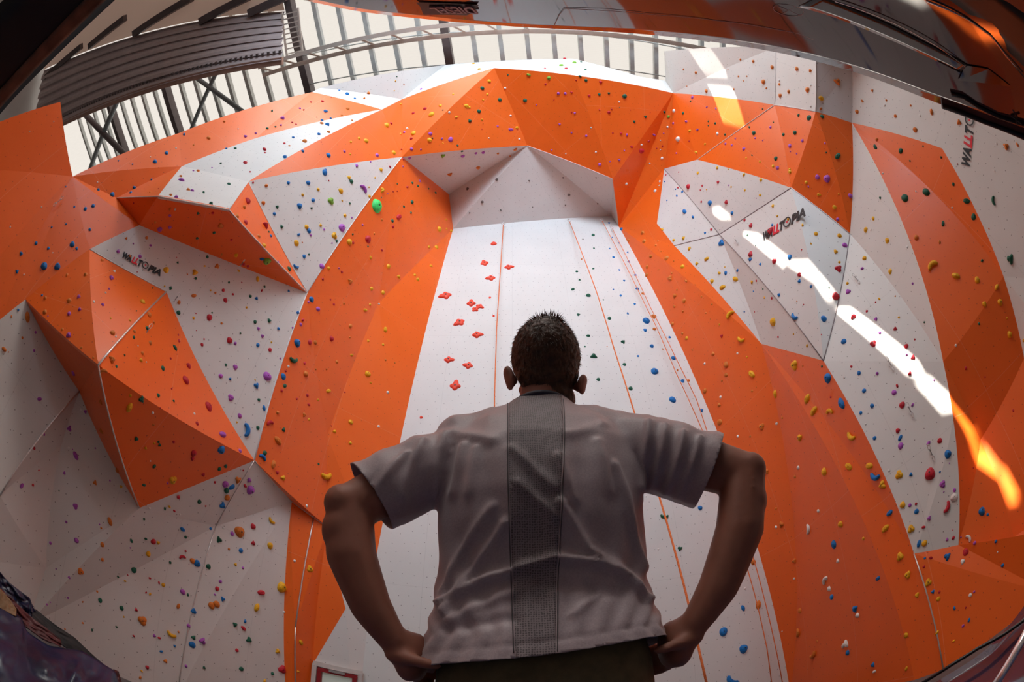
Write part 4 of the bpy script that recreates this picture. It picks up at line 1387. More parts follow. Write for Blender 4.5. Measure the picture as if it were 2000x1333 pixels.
NAMES = {"a0":0,"a1":1,"a2":2,"a3":3,"a4":4,"a5":5,"a6":6,"a7":7,"b1":8,"b2":9,"b3":10,"b4":11,"b5":12,"b6":13,"b7":14,"b8":15,"b9":16,"b10":17,"c1":18,"c2":19,"c3":20,"c4":21,"c5":22,"c6":23,"c7":24,"t1":25,"t2":26,"t3":27,"t4":28,"t5":29,"t6":30,"t7":31,"d1":32,"d2":33,"d3":34,"d4":35,"d5":36,"d6":37,"d7":38,"d8":39,"d9":40,"e1":41,"e2":42,"e3":43,"e4":44,"e5":45,"e6":46,"e7":47,"e8":48,"e9":49,"e10":50,"g1":51,"g2":52,"g3":53,"g4":54,"g5":55,"g6":56,"g7":57,"g8":58,"g9":59,"g10":60,"g11":61,"h1":62,"h2":63,"h3":64,"h4":65,"h5":66,"h6":67,"h7":68,"h9":69,"h10":70,"h11":71,"k1":72,"k2":73,"k3":74,"k4":75,"k5":76,"k6":77,"k7":78,"k8":79,"k9":80,"k10":81,"k11":82,"k12":83,"k13":84,"k15":85,"f1":86,"f2":87,"f3":88,"f4":89,"f5":90,"f12":91,"f8":92,"f9":93,"f10":94,"f11":95,"h8":96,"k14":97,"s1":98,"s2":99,"s3":100}
STREAK = [[903, 494, 507], [930, 468, 538], [953, 444, 565], [981, 413, 601]]
FOLDS = [[-110, 1057, -52, 1091, 11, 9], [-52, 1091, 0, 1110, 10, 10], [0, 1110, 64, 1130, 10, 10], [64, 1130, 138, 1117, 10, 10], [138, 1117, 184, 1095, 11, 9], [184, 1095, 221, 1053, 10, 8], [-103, 1040, -60, 1111, 10, 8], [-60, 1111, -11, 1185, 9, 7], [-108, 1079, -77, 1149, 8, 6], [-77, 1149, -32, 1212, 8, 5], [-84, 1337, -99, 1247, 10, 5], [-61, 1327, -69, 1238, 9, 4], [0, 1317, 65, 1239, 9, 4], [8, 1249, 67, 1193, 8, 4], [76, 1215, 116, 1140, 10, 7], [116, 1140, 165, 1112, 9, 7], [77, 1296, 97, 1219, 9, 5], [177, 1287, 196, 1194, 10, 6], [196, 1194, 219, 1110, 10, 7], [151, 1335, 162, 1234, 9, 4], [-93, 1010, 0, 1030, 10, -4], [44, 1091, 149, 1067, 14, -4], [-101, 1022, 0, 1075, 9, 4], [87, 1031, 134, 1068, 6, 3], [-110, 1380, -35, 1338, 14, 4], [167, 1384, 98, 1347, 14, 3]]
SLEEVE_FOLDS = [[-125, 1378, -133, 1259, 8, 6], [-162, 1354, -186, 1235, 8, 5], [-187, 1319, -232, 1221, 8, 5], [261, 1384, 225, 1253, 8, 6], [289, 1370, 251, 1250, 9, 7], [317, 1344, 272, 1227, 8, 6], [347, 1330, 290, 1215, 7, 5]]
RAFTERS = [[[-19684, -4952, 15450], [-16517, -4937, 15550]], [[-15864, -3755, 15450], [-12121, -3789, 15550]], [[-11680, -2466, 15450], [-9325, -2622, 15550]], [[-9279, -1884, 15450], [-7690, -2022, 15550]], [[-25110, -5656, 15450], [-20585, -5379, 15550]]]
def V3(p): return Vector((p[0]/1000, p[1]/1000, p[2]/1000))
VERTS = [V3(p) for p in VERTS]
CAMP = Vector((0, 0, .95))

# ------------------------------------------------------------------ materials
MATS = {}
def mat(name, color, rough=.5, metal=0.0, spec=.5, coat=0.0, emit=None, es=0.0, trans=0.0, ior=1.45):
    if name in MATS: return MATS[name]
    m = bpy.data.materials.new(name); m.use_nodes = True; b = m.node_tree.nodes['Principled BSDF']
    b.inputs['Base Color'].default_value = (*color, 1); b.inputs['Roughness'].default_value = rough; b.inputs['Metallic'].default_value = metal
    b.inputs['Specular IOR Level'].default_value = spec; b.inputs['Coat Weight'].default_value = coat; b.inputs['Coat Roughness'].default_value = .04
    b.inputs['IOR'].default_value = ior; b.inputs['Transmission Weight'].default_value = trans
    if emit: b.inputs['Emission Color'].default_value = (*emit, 1); b.inputs['Emission Strength'].default_value = es
    MATS[name] = m; return m
def N(m, t, **k):
    n = m.node_tree.nodes.new(t)
    for a, v in k.items(): setattr(n, a, v)
    return n
def mth(m, op, a, b=None):
    n = N(m, 'ShaderNodeMath', operation=op)
    for i, v in enumerate((a, b)):
        if v is None: continue
        if isinstance(v, (int, float)): n.inputs[i].default_value = v
        else: m.node_tree.links.new(v, n.inputs[i])
    return n.outputs[0]
def noisy(m, scale=6, amt=.12, rough=None, bump=0.0):
    """procedural colour variation and bump on a plain material"""
    L = m.node_tree.links; b = m.node_tree.nodes['Principled BSDF']; c = tuple(b.inputs['Base Color'].default_value)
    t = N(m, 'ShaderNodeTexCoord'); nz = N(m, 'ShaderNodeTexNoise'); nz.inputs['Scale'].default_value = scale; nz.inputs['Detail'].default_value = 4
    L.new(t.outputs['Object'], nz.inputs['Vector'])
    r = N(m, 'ShaderNodeValToRGB'); r.color_ramp.elements[0].position = .3; r.color_ramp.elements[1].position = .7
    r.color_ramp.elements[0].color = tuple(x*(1-amt) for x in c[:3]) + (1,); r.color_ramp.elements[1].color = tuple(min(1, x*(1+amt)) for x in c[:3]) + (1,)
    L.new(nz.outputs['Fac'], r.inputs['Fac']); L.new(r.outputs['Color'], b.inputs['Base Color'])
    if bump:
        bp = N(m, 'ShaderNodeBump'); bp.inputs['Strength'].default_value = bump; bp.inputs['Distance'].default_value = .01
        L.new(nz.outputs['Fac'], bp.inputs['Height']); L.new(bp.outputs['Normal'], b.inputs['Normal'])
    return m
def wall_mat(name, color, rough, dotcol, seamcol):
    """painted climbing panel: staggered bolt holes and fine sheet joints on a metre-scaled UV"""
    m = mat(name, color, rough); L = m.node_tree.links; b = m.node_tree.nodes['Principled BSDF']
    uv = N(m, 'ShaderNodeUVMap'); uv.uv_map = 'metres'; sp = N(m, 'ShaderNodeSeparateXYZ'); L.new(uv.outputs[0], sp.inputs[0])
    S = .165
    v = mth(m, 'DIVIDE', sp.outputs[1], S); row = mth(m, 'FLOOR', v)
    u = mth(m, 'ADD', mth(m, 'DIVIDE', sp.outputs[0], S), mth(m, 'MULTIPLY', row, .37))
    cxn = N(m, 'ShaderNodeCombineXYZ'); L.new(mth(m, 'FLOOR', u), cxn.inputs[0]); L.new(row, cxn.inputs[1])
    wn = N(m, 'ShaderNodeTexWhiteNoise', noise_dimensions='2D'); L.new(cxn.outputs[0], wn.inputs['Vector'])
    ws = N(m, 'ShaderNodeSeparateColor'); L.new(wn.outputs['Color'], ws.inputs[0])
    du = mth(m, 'SUBTRACT', mth(m, 'FRACT', u), mth(m, 'ADD', mth(m, 'MULTIPLY', ws.outputs[0], .4), .3))
    dv = mth(m, 'SUBTRACT', mth(m, 'FRACT', v), mth(m, 'ADD', mth(m, 'MULTIPLY', ws.outputs[1], .4), .3))
    d = mth(m, 'SQRT', mth(m, 'ADD', mth(m, 'MULTIPLY', du, du), mth(m, 'MULTIPLY', dv, dv)))
    dot = mth(m, 'LESS_THAN', d, .038)
    mx = N(m, 'ShaderNodeMix', data_type='RGBA'); mx.inputs[6].default_value = (*color, 1); mx.inputs[7].default_value = (*dotcol, 1); L.new(dot, mx.inputs[0])
    # sheet joints every 1.25 x 2.5 m
    a = mth(m, 'LESS_THAN', mth(m, 'FRACT', mth(m, 'DIVIDE', sp.outputs[0], 1.25)), .006)
    c = mth(m, 'LESS_THAN', mth(m, 'FRACT', mth(m, 'DIVIDE', sp.outputs[1], 2.5)), .003)
    j = mth(m, 'MULTIPLY', mth(m, 'MAXIMUM', a, c), .35)
    m2 = N(m, 'ShaderNodeMix', data_type='RGBA'); L.new(j, m2.inputs[0]); L.new(mx.outputs[2], m2.inputs[6]); m2.inputs[7].default_value = (*seamcol, 1)
    nz = N(m, 'ShaderNodeTexNoise'); nz.inputs['Scale'].default_value = 1.3; nz.inputs['Detail'].default_value = 6; L.new(uv.outputs[0], nz.inputs['Vector'])
    hv = N(m, 'ShaderNodeHueSaturation'); L.new(m2.outputs[2], hv.inputs['Color']); L.new(mth(m, 'ADD', mth(m, 'MULTIPLY', nz.outputs['Fac'], .16), .92), hv.inputs['Value'])
    L.new(hv.outputs[0], b.inputs['Base Color'])
    L.new(mth(m, 'ADD', mth(m, 'MULTIPLY', nz.outputs['Fac'], .25), rough-.12), b.inputs['Roughness'])
    n2 = N(m, 'ShaderNodeTexNoise'); n2.inputs['Scale'].default_value = 160; L.new(uv.outputs[0], n2.inputs['Vector'])
    bp = N(m, 'ShaderNodeBump'); bp.inputs['Strength'].default_value = .12; bp.inputs['Distance'].default_value = .004; L.new(n2.outputs['Fac'], bp.inputs['Height']); L.new(bp.outputs['Normal'], b.inputs['Normal'])
    return m
M_OR = wall_mat('orange_panel_paint', (.90, .145, .014), .33, (.45, .06, .01), (.95, .35, .2))
M_WH = wall_mat('white_panel_paint', (.70, .68, .66), .5, (.2, .18, .18), (.5, .48, .47))
M_AL = noisy(mat('brushed_aluminium', (.75, .73, .72), .35, 1.0), 20, .1)
M_DK = noisy(mat('dark_steel', (.06, .055, .055), .45, .6), 8, .15)
HC = {'r': (.55, .012, .03), 'b': (.004, .17, .52), 'g': (.006, .11, .06), 'y': (.85, .42, .005), 'p': (.42, .09, .50), 'o': (.70, .19, .02), 'w': (.85, .82, .8),
      's': (.95, .07, .03), 'k': (.14, .11, .10), 'l': (.22, .45, .04), 'G': (.05, .75, .16)}
CN = {'r': 'red', 'b': 'blue', 'g': 'dark green', 'y': 'yellow', 'p': 'purple', 'o': 'orange', 'w': 'white', 's': 'scarlet', 'k': 'grey', 'l': 'lime green', 'G': 'lime green'}
HM = {k: noisy(mat('hold_resin_' + CN[k].replace(' ', '_') + ('_bright' if k == 'G' else ''), c, .55), 14, .2, bump=.3) for k, c in HC.items()}

# ------------------------------------------------------------------ helpers
def link(o, parent=None):
    COL.objects.link(o)
    if parent: o.parent = parent
    return o
def obj(name, bm, m, parent=None, smooth=False):
    me = bpy.data.meshes.new(name); bm.to_mesh(me); bm.free()
    for x in (m if isinstance(m, (list, tuple)) else [m]): me.materials.append(x)
    if smooth:
        for p in me.polygons: p.use_smooth = True
    return link(bpy.data.objects.new(name, me), parent)
def tag(o, label=None, cat=None, group=None, kind=None):
    if label: o['label'] = label
    if cat: o['category'] = cat
    if group: o['group'] = group
    if kind: o['kind'] = kind
    return o
def empty(name, loc=(0, 0, 0)):
    o = bpy.data.objects.new(name, None); o.empty_display_size = .1; COL.objects.link(o); o.location = loc; return o
def add_tube(bm, pts, r, n=8, cap=True, rs=None):
    pts = [Vector(p) for p in pts]; rings = []; up = None
    for i, p in enumerate(pts):
        t = (pts[min(i+1, len(pts)-1)] - pts[max(i-1, 0)]).normalized()
        if up is None: up = Vector((0, 0, 1)) if abs(t.z) < .9 else Vector((1, 0, 0))
        x = t.cross(up).normalized(); y = x.cross(t).normalized(); up = y
        rr = rs[i] if rs else r
        rings.append([bm.verts.new(p + x*math.cos(a)*rr + y*math.sin(a)*rr) for a in [2*PI*k/n for k in range(n)]])
    for a, b in zip(rings, rings[1:]):
        for k in range(n): bm.faces.new((a[k], a[(k+1) % n], b[(k+1) % n], b[k]))
    if cap: bm.faces.new(rings[0][::-1]); bm.faces.new(rings[-1])
    return bm
def tube(name, pts, r, m, parent=None, n=8, rs=None):
    return obj(name, add_tube(bmesh.new(), pts, r, n, rs=rs), m, parent, True)
def add_box(bm, c, s, M=None):
    g = bmesh.ops.create_cube(bm, size=1.0)['verts']
    for v in g:
        v.co = Vector((v.co.x*s[0], v.co.y*s[1], v.co.z*s[2]))
        if M: v.co = M @ v.co
        v.co += Vector(c)
    return g
def add_bar(bm, a, b, w, h):
    """rectangular bar from a to b, w across, h deep"""
    a, b = Vector(a), Vector(b); t = (b-a).normalized(); up = Vector((0, 0, 1)) if abs(t.z) < .95 else Vector((0, 1, 0))
    x = t.cross(up).normalized(); y = x.cross(t).normalized()
    M = Matrix((x, t, y)).transposed()
    add_box(bm, (a+b)/2, (w, (b-a).length, h), M)
def bar(name, a, b, w, h, m, parent=None):
    bm = bmesh.new(); add_bar(bm, a, b, w, h); return obj(name, bm, m, parent)

# ------------------------------------------------------------------ the hall: floor, walls, ceiling with sun openings
ZR, ZF = 16.0, -.4
m_floor = noisy(mat('grey_floor', (.12, .11, .11), .6), 3, .15)
m_hall = noisy(mat('hall_cladding', (.55, .52, .50), .6), .6, .08)
bm = bmesh.new(); add_box(bm, (-7, -1, ZF-.1), (40, 24, .2)); tag(obj('floor', bm, m_floor), kind='structure')
for nm, c, s in (('wall_back', (-7, -11.1, 7.8), (38, .2, 16.6)), ('wall_front', (-7, 9.1, 7.8), (38, .2, 16.6)),
                 ('wall_left', (-26.1, -1, 7.8), (.2, 20, 16.6)), ('wall_right', (12.1, -1, 7.8), (.2, 20, 16.6))):
    bm = bmesh.new(); add_box(bm, c, s); tag(obj(nm, bm, m_hall), kind='structure')
m_roof = mat('glowing_roof_sheet', (.75, .74, .72), .6, emit=(1.0, .95, .90), es=.62)  # daylight through the sheet is put in as a glow
L_ = m_roof.node_tree.links; tc = N(m_roof, 'ShaderNodeTexCoord'); wv = N(m_roof, 'ShaderNodeTexWave'); wv.bands_direction = 'Y'; wv.inputs['Scale'].default_value = 2.2; wv.inputs['Distortion'].default_value = 0
L_.new(tc.outputs['Object'], wv.inputs['Vector'])
bp = N(m_roof, 'ShaderNodeBump'); bp.inputs['Strength'].default_value = .4; bp.inputs['Distance'].default_value = .03; L_.new(wv.outputs['Fac'], bp.inputs['Height']); L_.new(bp.outputs['Normal'], m_roof.node_tree.nodes['Principled BSDF'].inputs['Normal'])
# sheet with unseen openings, shaped back along the sun from its wall patches
co = [Vector((-26, -11)), Vector((12, -11)), Vector((12, 9)), Vector((-26, 9)), Vector((-7, -11)), Vector((-7, 9))]; edges = [(0, 4), (4, 1), (1, 2), (2, 5), (5, 3), (3, 0), (4, 5)]
for poly in SUN_OPENINGS:
    s0 = len(co); co += [Vector(p) for p in poly]; edges += [(s0+i, s0+(i+1) % len(poly)) for i in range(len(poly))]
r = mgeo.delaunay_2d_cdt(co, edges, [], 0, 1e-5)
def inside(p, poly):
    c = False
    for i in range(len(poly)):
        a, b = poly[i], poly[i-1]
        if (a[1] > p.y) != (b[1] > p.y) and p.x < (b[0]-a[0])*(p.y-a[1])/(b[1]-a[1])+a[0]: c = not c
    return c
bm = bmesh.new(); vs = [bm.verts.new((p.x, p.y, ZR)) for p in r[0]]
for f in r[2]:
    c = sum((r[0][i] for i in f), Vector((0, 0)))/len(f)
    if not any(inside(c, q) for q in SUN_OPENINGS): bm.faces.new([vs[i] for i in f])
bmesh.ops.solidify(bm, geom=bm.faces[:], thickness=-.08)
m_sol = noisy(mat('roof_sheet_no_glow', (.5, .48, .46), .6), 1, .06)  # unseen back of the roof, left without glow to lower the ambient light
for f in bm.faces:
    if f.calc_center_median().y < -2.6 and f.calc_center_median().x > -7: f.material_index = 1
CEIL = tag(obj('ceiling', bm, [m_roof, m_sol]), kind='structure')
m_pur = noisy(mat('galvanised_purlin', (.66, .68, .66), .5, .1), 5, .1); m_brc = noisy(mat('grey_brace', (.22, .24, .25), .45, .4), 5, .1)
m_col = noisy(mat('dark_roof_beam', (.16, .13, .13), .5, .3), 5, .1)
m_cream = noisy(mat('cream_painted_steel', (.80, .70, .62), .5), 5, .06)
x = -22.5; i = 0
while x < 8.5:
    sk = .10
    if i in (4, 9, 17, 23): bar('roof_beam', (x-.25, -2.6, ZR-.22), (x+.7, 6.5, ZR-.22), .26, .4, m_col, CEIL)
    else: bar('purlin', (x-.25, -2.6, ZR-.12), (x+.7, 6.5, ZR-.12), .15, .2, m_pur, CEIL)
    x += .88; i += 1
for yy in (.55, 1.75): 
    tube('bridging_rod', [(-7.5, yy, ZR-.3), (8.5, yy+.1, ZR-.3)], .022, m_pur, CEIL, 6)
# cross bracing over the left wall and the pipe beside it
for a, b in (((-22.9, -3.9, 15.2), (-17.8, 2.3, 15.2)), ((-16.2, -1.9, 15.25), (-22.0, 1.7, 15.25)), ((-13.3, -1.3, 15.2), (-9.6, 2.6, 15.2)), ((-9.9, -1.1, 15.25), (-13.4, 2.4, 15.25))):
    tube('cross_brace', [a, b], .16 if a[0] < -15 else .1, m_brc if a[0] > -17 else m_col, CEIL, 8)
# corrugated fascia running off to the left, with dark rafters over cream panels above it
m_cor = noisy(mat('corrugated_fascia', (.62, .52, .52), .4, .2), 3, .08)
A0, A1, B0, B1 = Vector((-25.5, -2.5, 13.9)), Vector((-7.3, .35, 14.1)), Vector((-25.5, -6.3, 15.6)), Vector((-7.9, -1.5, 15.7))
bm = bmesh.new(); n = 56; rows = []
for k in range(n+1):
    u = k/n; ph = (u*7) % 1; off = .16*(1 if ph < .45 else (1-(ph-.45)/.1 if ph < .55 else (0 if ph < .9 else (ph-.9)/.1)))
    nn = Vector((0, .45, -.9))
    rows.append((bm.verts.new(A0.lerp(B0, u)+nn*off), bm.verts.new(A1.lerp(B1, u)+nn*off)))
for a, b in zip(rows, rows[1:]): bm.faces.new((a[0], a[1], b[1], b[0]))
obj('corrugated_fascia', bm, m_cor, CEIL)
bm = bmesh.new()
for k in range(80):
    p = A0.lerp(A1, (k+.5)/80) + Vector((0, -.22, .05)); add_box(bm, p, (.09, .1, .05))
obj('fascia_slots', bm, m_col, CEIL)
bar('fascia_edge', A0+Vector((0, .12, -.05)), A1+Vector((0, .12, -.05)), .28, .14, noisy(mat('fascia_edge_paint', (.5, .30, .24), .5), 4, .1), CEIL)  # even pinkish-brown edge colour
bm = bmesh.new(); v = [bm.verts.new(p) for p in (B0, B1, Vector((-8.5, -6.5, 15.75)), Vector((-25.5, -10.9, 15.7)))]; bm.faces.new(v); obj('cream_lining', bm, mat('glowing_cream_lining', (.80, .62, .52), .6, emit=(1, .66, .5), es=.3), CEIL)  # brightness of the cream panels is a warm glow in the material
for p, q in RAFTERS: bar('rafter', V3(p), V3(q), .34, .3, m_col, CEIL)
# pale lattice girder crossing under the purlins
for dy, dz in ((0, 0), (.38, .25)): bar('girder_chord', (-8.9, .48+dy, 15.05+dz), (6.5, .05+dy, 15.05+dz), .16, .14, m_cream, CEIL)
for k in range(10):
    bar('girder_web', (-8.9+k*1.0, .48-.028*k, 15.0), (-8.4+k*1.0, .84-.028*k, 15.3), .06, .06, m_cream, CEIL)
bm = bmesh.new()
for k in range(9): add_bar(bm, (-7.75, -1.3+k*.2, 15.2), (-7.1, -1.3+k*.2+.03, 15.2), .05, .05)
add_bar(bm, (-7.75, -1.4, 15.2), (-7.75, .5, 15.2), .06, .06); add_bar(bm, (-7.1, -1.4, 15.2), (-7.1, .5, 15.2), .06, .06)
obj('end_frame', bm, m_cream, CEIL)

# ------------------------------------------------------------------ the climbing wall: one built thing, each painted face a part
WALL = tag(empty('climbing_wall', (0, 6, -.4)), 'tall faceted orange and white climbing wall covered in coloured holds', 'climbing wall')
WALL_INV = Matrix.Translation(-Vector((0, 6, -.4)))
PANEL_OBJ = []; PANEL_N = []
for col, ph, tris in PANELS:
    bm = bmesh.new(); ids = sorted({i for t in tris for i in t}); vv = {i: bm.verts.new(VERTS[i] - Vector((0, 6, -.4))) for i in ids}
    nn = Vector(); fc = []
    for t in tris:
        a, b, c = [VERTS[i] for i in t]; n = (b-a).cross(c-a)
        if n.dot(CAMP-a) < 0: t = t[::-1]; n = -n
        nn += n; fc.append(t)
    nn.normalize(); u = Vector((0, 0, 1)).cross(nn)
    if u.length < .1: u = Vector((1, 0, 0))
    u.normalize(); v = nn.cross(u)
    uvl = bm.loops.layers.uv.new('metres')
    for t in fc:
        f = bm.faces.new([vv[i] for i in t])
        for lp in f.loops: lp[uvl].uv = (lp.vert.co.dot(u)+20, lp.vert.co.dot(v)+20)
    bmesh.ops.recalc_face_normals(bm, faces=bm.faces[:]) if False else None
    # give the sheet its plywood thickness, away from the climber's side
    top = bm.faces[:]; dv = {x: bm.verts.new(x.co - nn*.03) for x in bm.verts[:]}
    for f in top:
        g = bm.faces.new([dv[x] for x in reversed(f.verts)])
    for e in [e for e in bm.edges if len(e.link_faces) == 1 and all(x in dv for x in e.verts)]:
        a, b = e.verts; f = e.link_faces[0]
        la = [l for l in f.loops if l.vert == a][0]
        if la.link_loop_next.vert != b: a, b = b, a
        bm.faces.new((b, a, dv[a], dv[b]))
    o = obj('orange_panel' if col == 'orange' else 'white_panel', bm, M_OR if col == 'orange' else M_WH, WALL)
    o['label'] = ph; PANEL_OBJ.append(o); PANEL_N.append(nn)
VN = NAMES
def trim(a, b, r=.014, m=M_AL):
    pa, pb = VERTS[VN[a]], VERTS[VN[b]]
    pts = [pa.lerp(pb, k/6) for k in range(7)]; pts = [p + (CAMP-p).normalized()*r*.8 - Vector((0, 6, -.4)) for p in pts]
    tube('edge_trim', pts, r, m, WALL, 6)
M_TW = noisy(mat('white_edge_paint', (.80, .76, .74), .5), 9, .08)
for a, b, r in (('k1', 'k2', .018), ('k2', 'k4', .014), ('k3', 'k5', .016), ('d6', 'k7', .012), ('k7', 'f3', .012), ('k11', 'k15', .018), ('k15', 'f12', .016), ('d6', 'k8', .012), ('k8', 'k11', .014), ('k11', 'd7', .014), ('g10', 'f9', .014)):
    trim(a, b, r*.62)
for a, b in (('b10', 'c1'), ('c2', 'c1'), ('b9', 'c1'), ('b6', 'b10'), ('b4', 'b6'), ('b9', 'b10'), ('a4', 'k1'), ('c4', 'c6'), ('c1', 'd6'), ('e8', 'e3'), ('e5', 'e8'), ('e6', 'e7'), ('e7', 'e8'), ('g1', 'g2')):
    trim(a, b, .009, M_TW)
M_SM = noisy(mat('dark_seam', (.25, .2, .2), .6), 9, .1)
for a, b in (('g4', 'g3'), ('g3', 'g1'), ('g6', 'g11'), ('g11', 'g2'), ('g3', 'g6'), ('e2', 'g3')):
    trim(a, b, .008, M_SM)

# printed logos on the faces
m_blk = noisy(mat('black_vinyl', (.02, .02, .025), .5), 30, .1); m_red = noisy(mat('red_vinyl', (.75, .02, .04), .5), 30, .1)
def text_mesh(s, parent, name, m, P0, X, Y, off=.012, height=1.0, adv=None, shear=.25):
    """letters laid in the plane P0 + u X + v Y (unit vectors), scaled to a cap height and total advance"""
    cu = bpy.data.curves.new('t', 'FONT'); cu.body = s; cu.size = 1; cu.shear = shear; cu.offset = off; cu.resolution_u = 3; cu.extrude = .01
    t = bpy.data.objects.new('t', cu); COL.objects.link(t); bpy.context.view_layer.update()
    me = bpy.data.meshes.new_from_object(t.evaluated_get(bpy.context.evaluated_depsgraph_get())); bpy.data.objects.remove(t)
    xs = [v.co.x for v in me.vertices]; x0, x1 = min(xs), max(xs); ys = [v.co.y for v in me.vertices]; y1 = max(ys)
    sx = (adv/(x1-x0)) if adv else height/y1; sy = height/y1; Z = X.cross(Y)
    for v in me.vertices: v.co = P0 + X*(v.co.x-x0)*sx + Y*v.co.y*sy + Z*v.co.z*.2
    me.materials.clear(); me.materials.append(m)
    return link(bpy.data.objects.new(name, me), parent)
OW = Vector((0, 6, -.4))
for p0, p1, p2, k in LOGOS:
    p0, p1, p2 = V3(p0), V3(p1), V3(p2); X = (p1-p0); W_ = X.length; X.normalize(); Y = (p2-p0); H_ = Y.length; Y = (Y - X*Y.dot(X)); H_ = Y.length*1.02; Y.normalize()
    if X.cross(Y).dot(CAMP-p0) < 0: pass
    par = PANEL_OBJ[k]; q0 = p0 - OW
    U = W_/9.0
    for s, a, b, mm, nm in (('WA', 0, 2.05, m_blk, 'logo_letters'), ('LL', 2.12, 3.6, m_red, 'logo_red_letters'), ('T', 3.65, 4.6, m_blk, 'logo_letters'), ('PIA', 6.0, 8.95, m_blk, 'logo_letters')):
        text_mesh(s, par, nm, mm, q0 + X*U*a, X, Y, .045, H_, U*(b-a))
    c = q0 + X*U*5.25 + Y*H_*.5; bm = bmesh.new(); n = 28; ro, ri = H_*.56, H_*.44; Z = X.cross(Y)
    ring = [[bm.verts.new(c + (X*math.cos(t)+Y*math.sin(t))*rr + Z*z) for t in [2*PI*i/n for i in range(n)]] for rr, z in ((ri, 0), (ri, .008), (ro, .008), (ro, 0))]
    for a_, b_ in zip(ring, ring[1:]+ring[:1]):
        for i in range(n): bm.faces.new((a_[i], a_[(i+1) % n], b_[(i+1) % n], b_[i]))
    obj('logo_ring', bm, m_blk, par)
    bm = bmesh.new(); bm.faces.new([bm.verts.new(c + (X*math.cos(t)+Y*math.sin(t))*H_*.12 + Z*.006) for t in [2*PI*i/12 for i in range(12)]]); obj('logo_dot', bm, m_red, par)

# red door let into the grey wall low on the left
D0, D1 = V3((-2600, 5730, 640)), V3((-2030, 5950, 680))
ux = (D1-D0); ux.z = 0; ux.normalize(); nz_ = Vector((ux.y, -ux.x, 0)); D0 = D0 + nz_*.03; D1 = D0 + ux*.62
m_dr = noisy(mat('red_door_paint', (.28, .015, .02), .4), 6, .1); m_fr = noisy(mat('white_door_frame', (.6, .55, .52), .5), 6, .1)
DOOR = tag(empty('door_1', (D0.x, D0.y, ZF)), 'red framed glass door low on the grey wall', None, None, 'structure')
dl = Vector((D0.x, D0.y, ZF))
def dbar(nm, a, b, w, h, m): return bar(nm, a-dl, b-dl, w, h, m, DOOR)
tl, tr, bl, br = D0, D1, Vector((D0.x, D0.y, ZF)), Vector((D1.x, D1.y, ZF))
for a, b in ((bl, tl), (tl-ux*.03, tr+ux*.03), (br, tr)): dbar('door_frame', a, b, .07, .07, m_fr)
off = nz_*.03
for a, b in ((bl+ux*.07, tl+ux*.07-Vector((0, 0, .07))), (tl+ux*.04-Vector((0, 0, .075)), tr-ux*.04-Vector((0, 0, .075))), (br-ux*.07, tr-ux*.07-Vector((0, 0, .07))), (tl+ux*.1-Vector((0, 0, .3)), tr-ux*.1-Vector((0, 0, .3)))): dbar('door_leaf', a+off, b+off, .06, .06, m_dr)
bm = bmesh.new(); bm.faces.new([bm.verts.new(q-dl+off*.6) for q in (bl+ux*.08, br-ux*.08, tr-ux*.08-Vector((0, 0, .1)), tl+ux*.08-Vector((0, 0, .1)))])
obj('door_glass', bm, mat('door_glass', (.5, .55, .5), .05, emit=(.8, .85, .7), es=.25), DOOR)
bm = bmesh.new(); add_box(bm, tl-dl+ux*.3+off*1.8-Vector((0, 0, .06)), (.22, .05, .035), Matrix((ux, nz_, Vector((0, 0, 1)))).transposed()); obj('door_closer', bm, M_AL, DOOR)

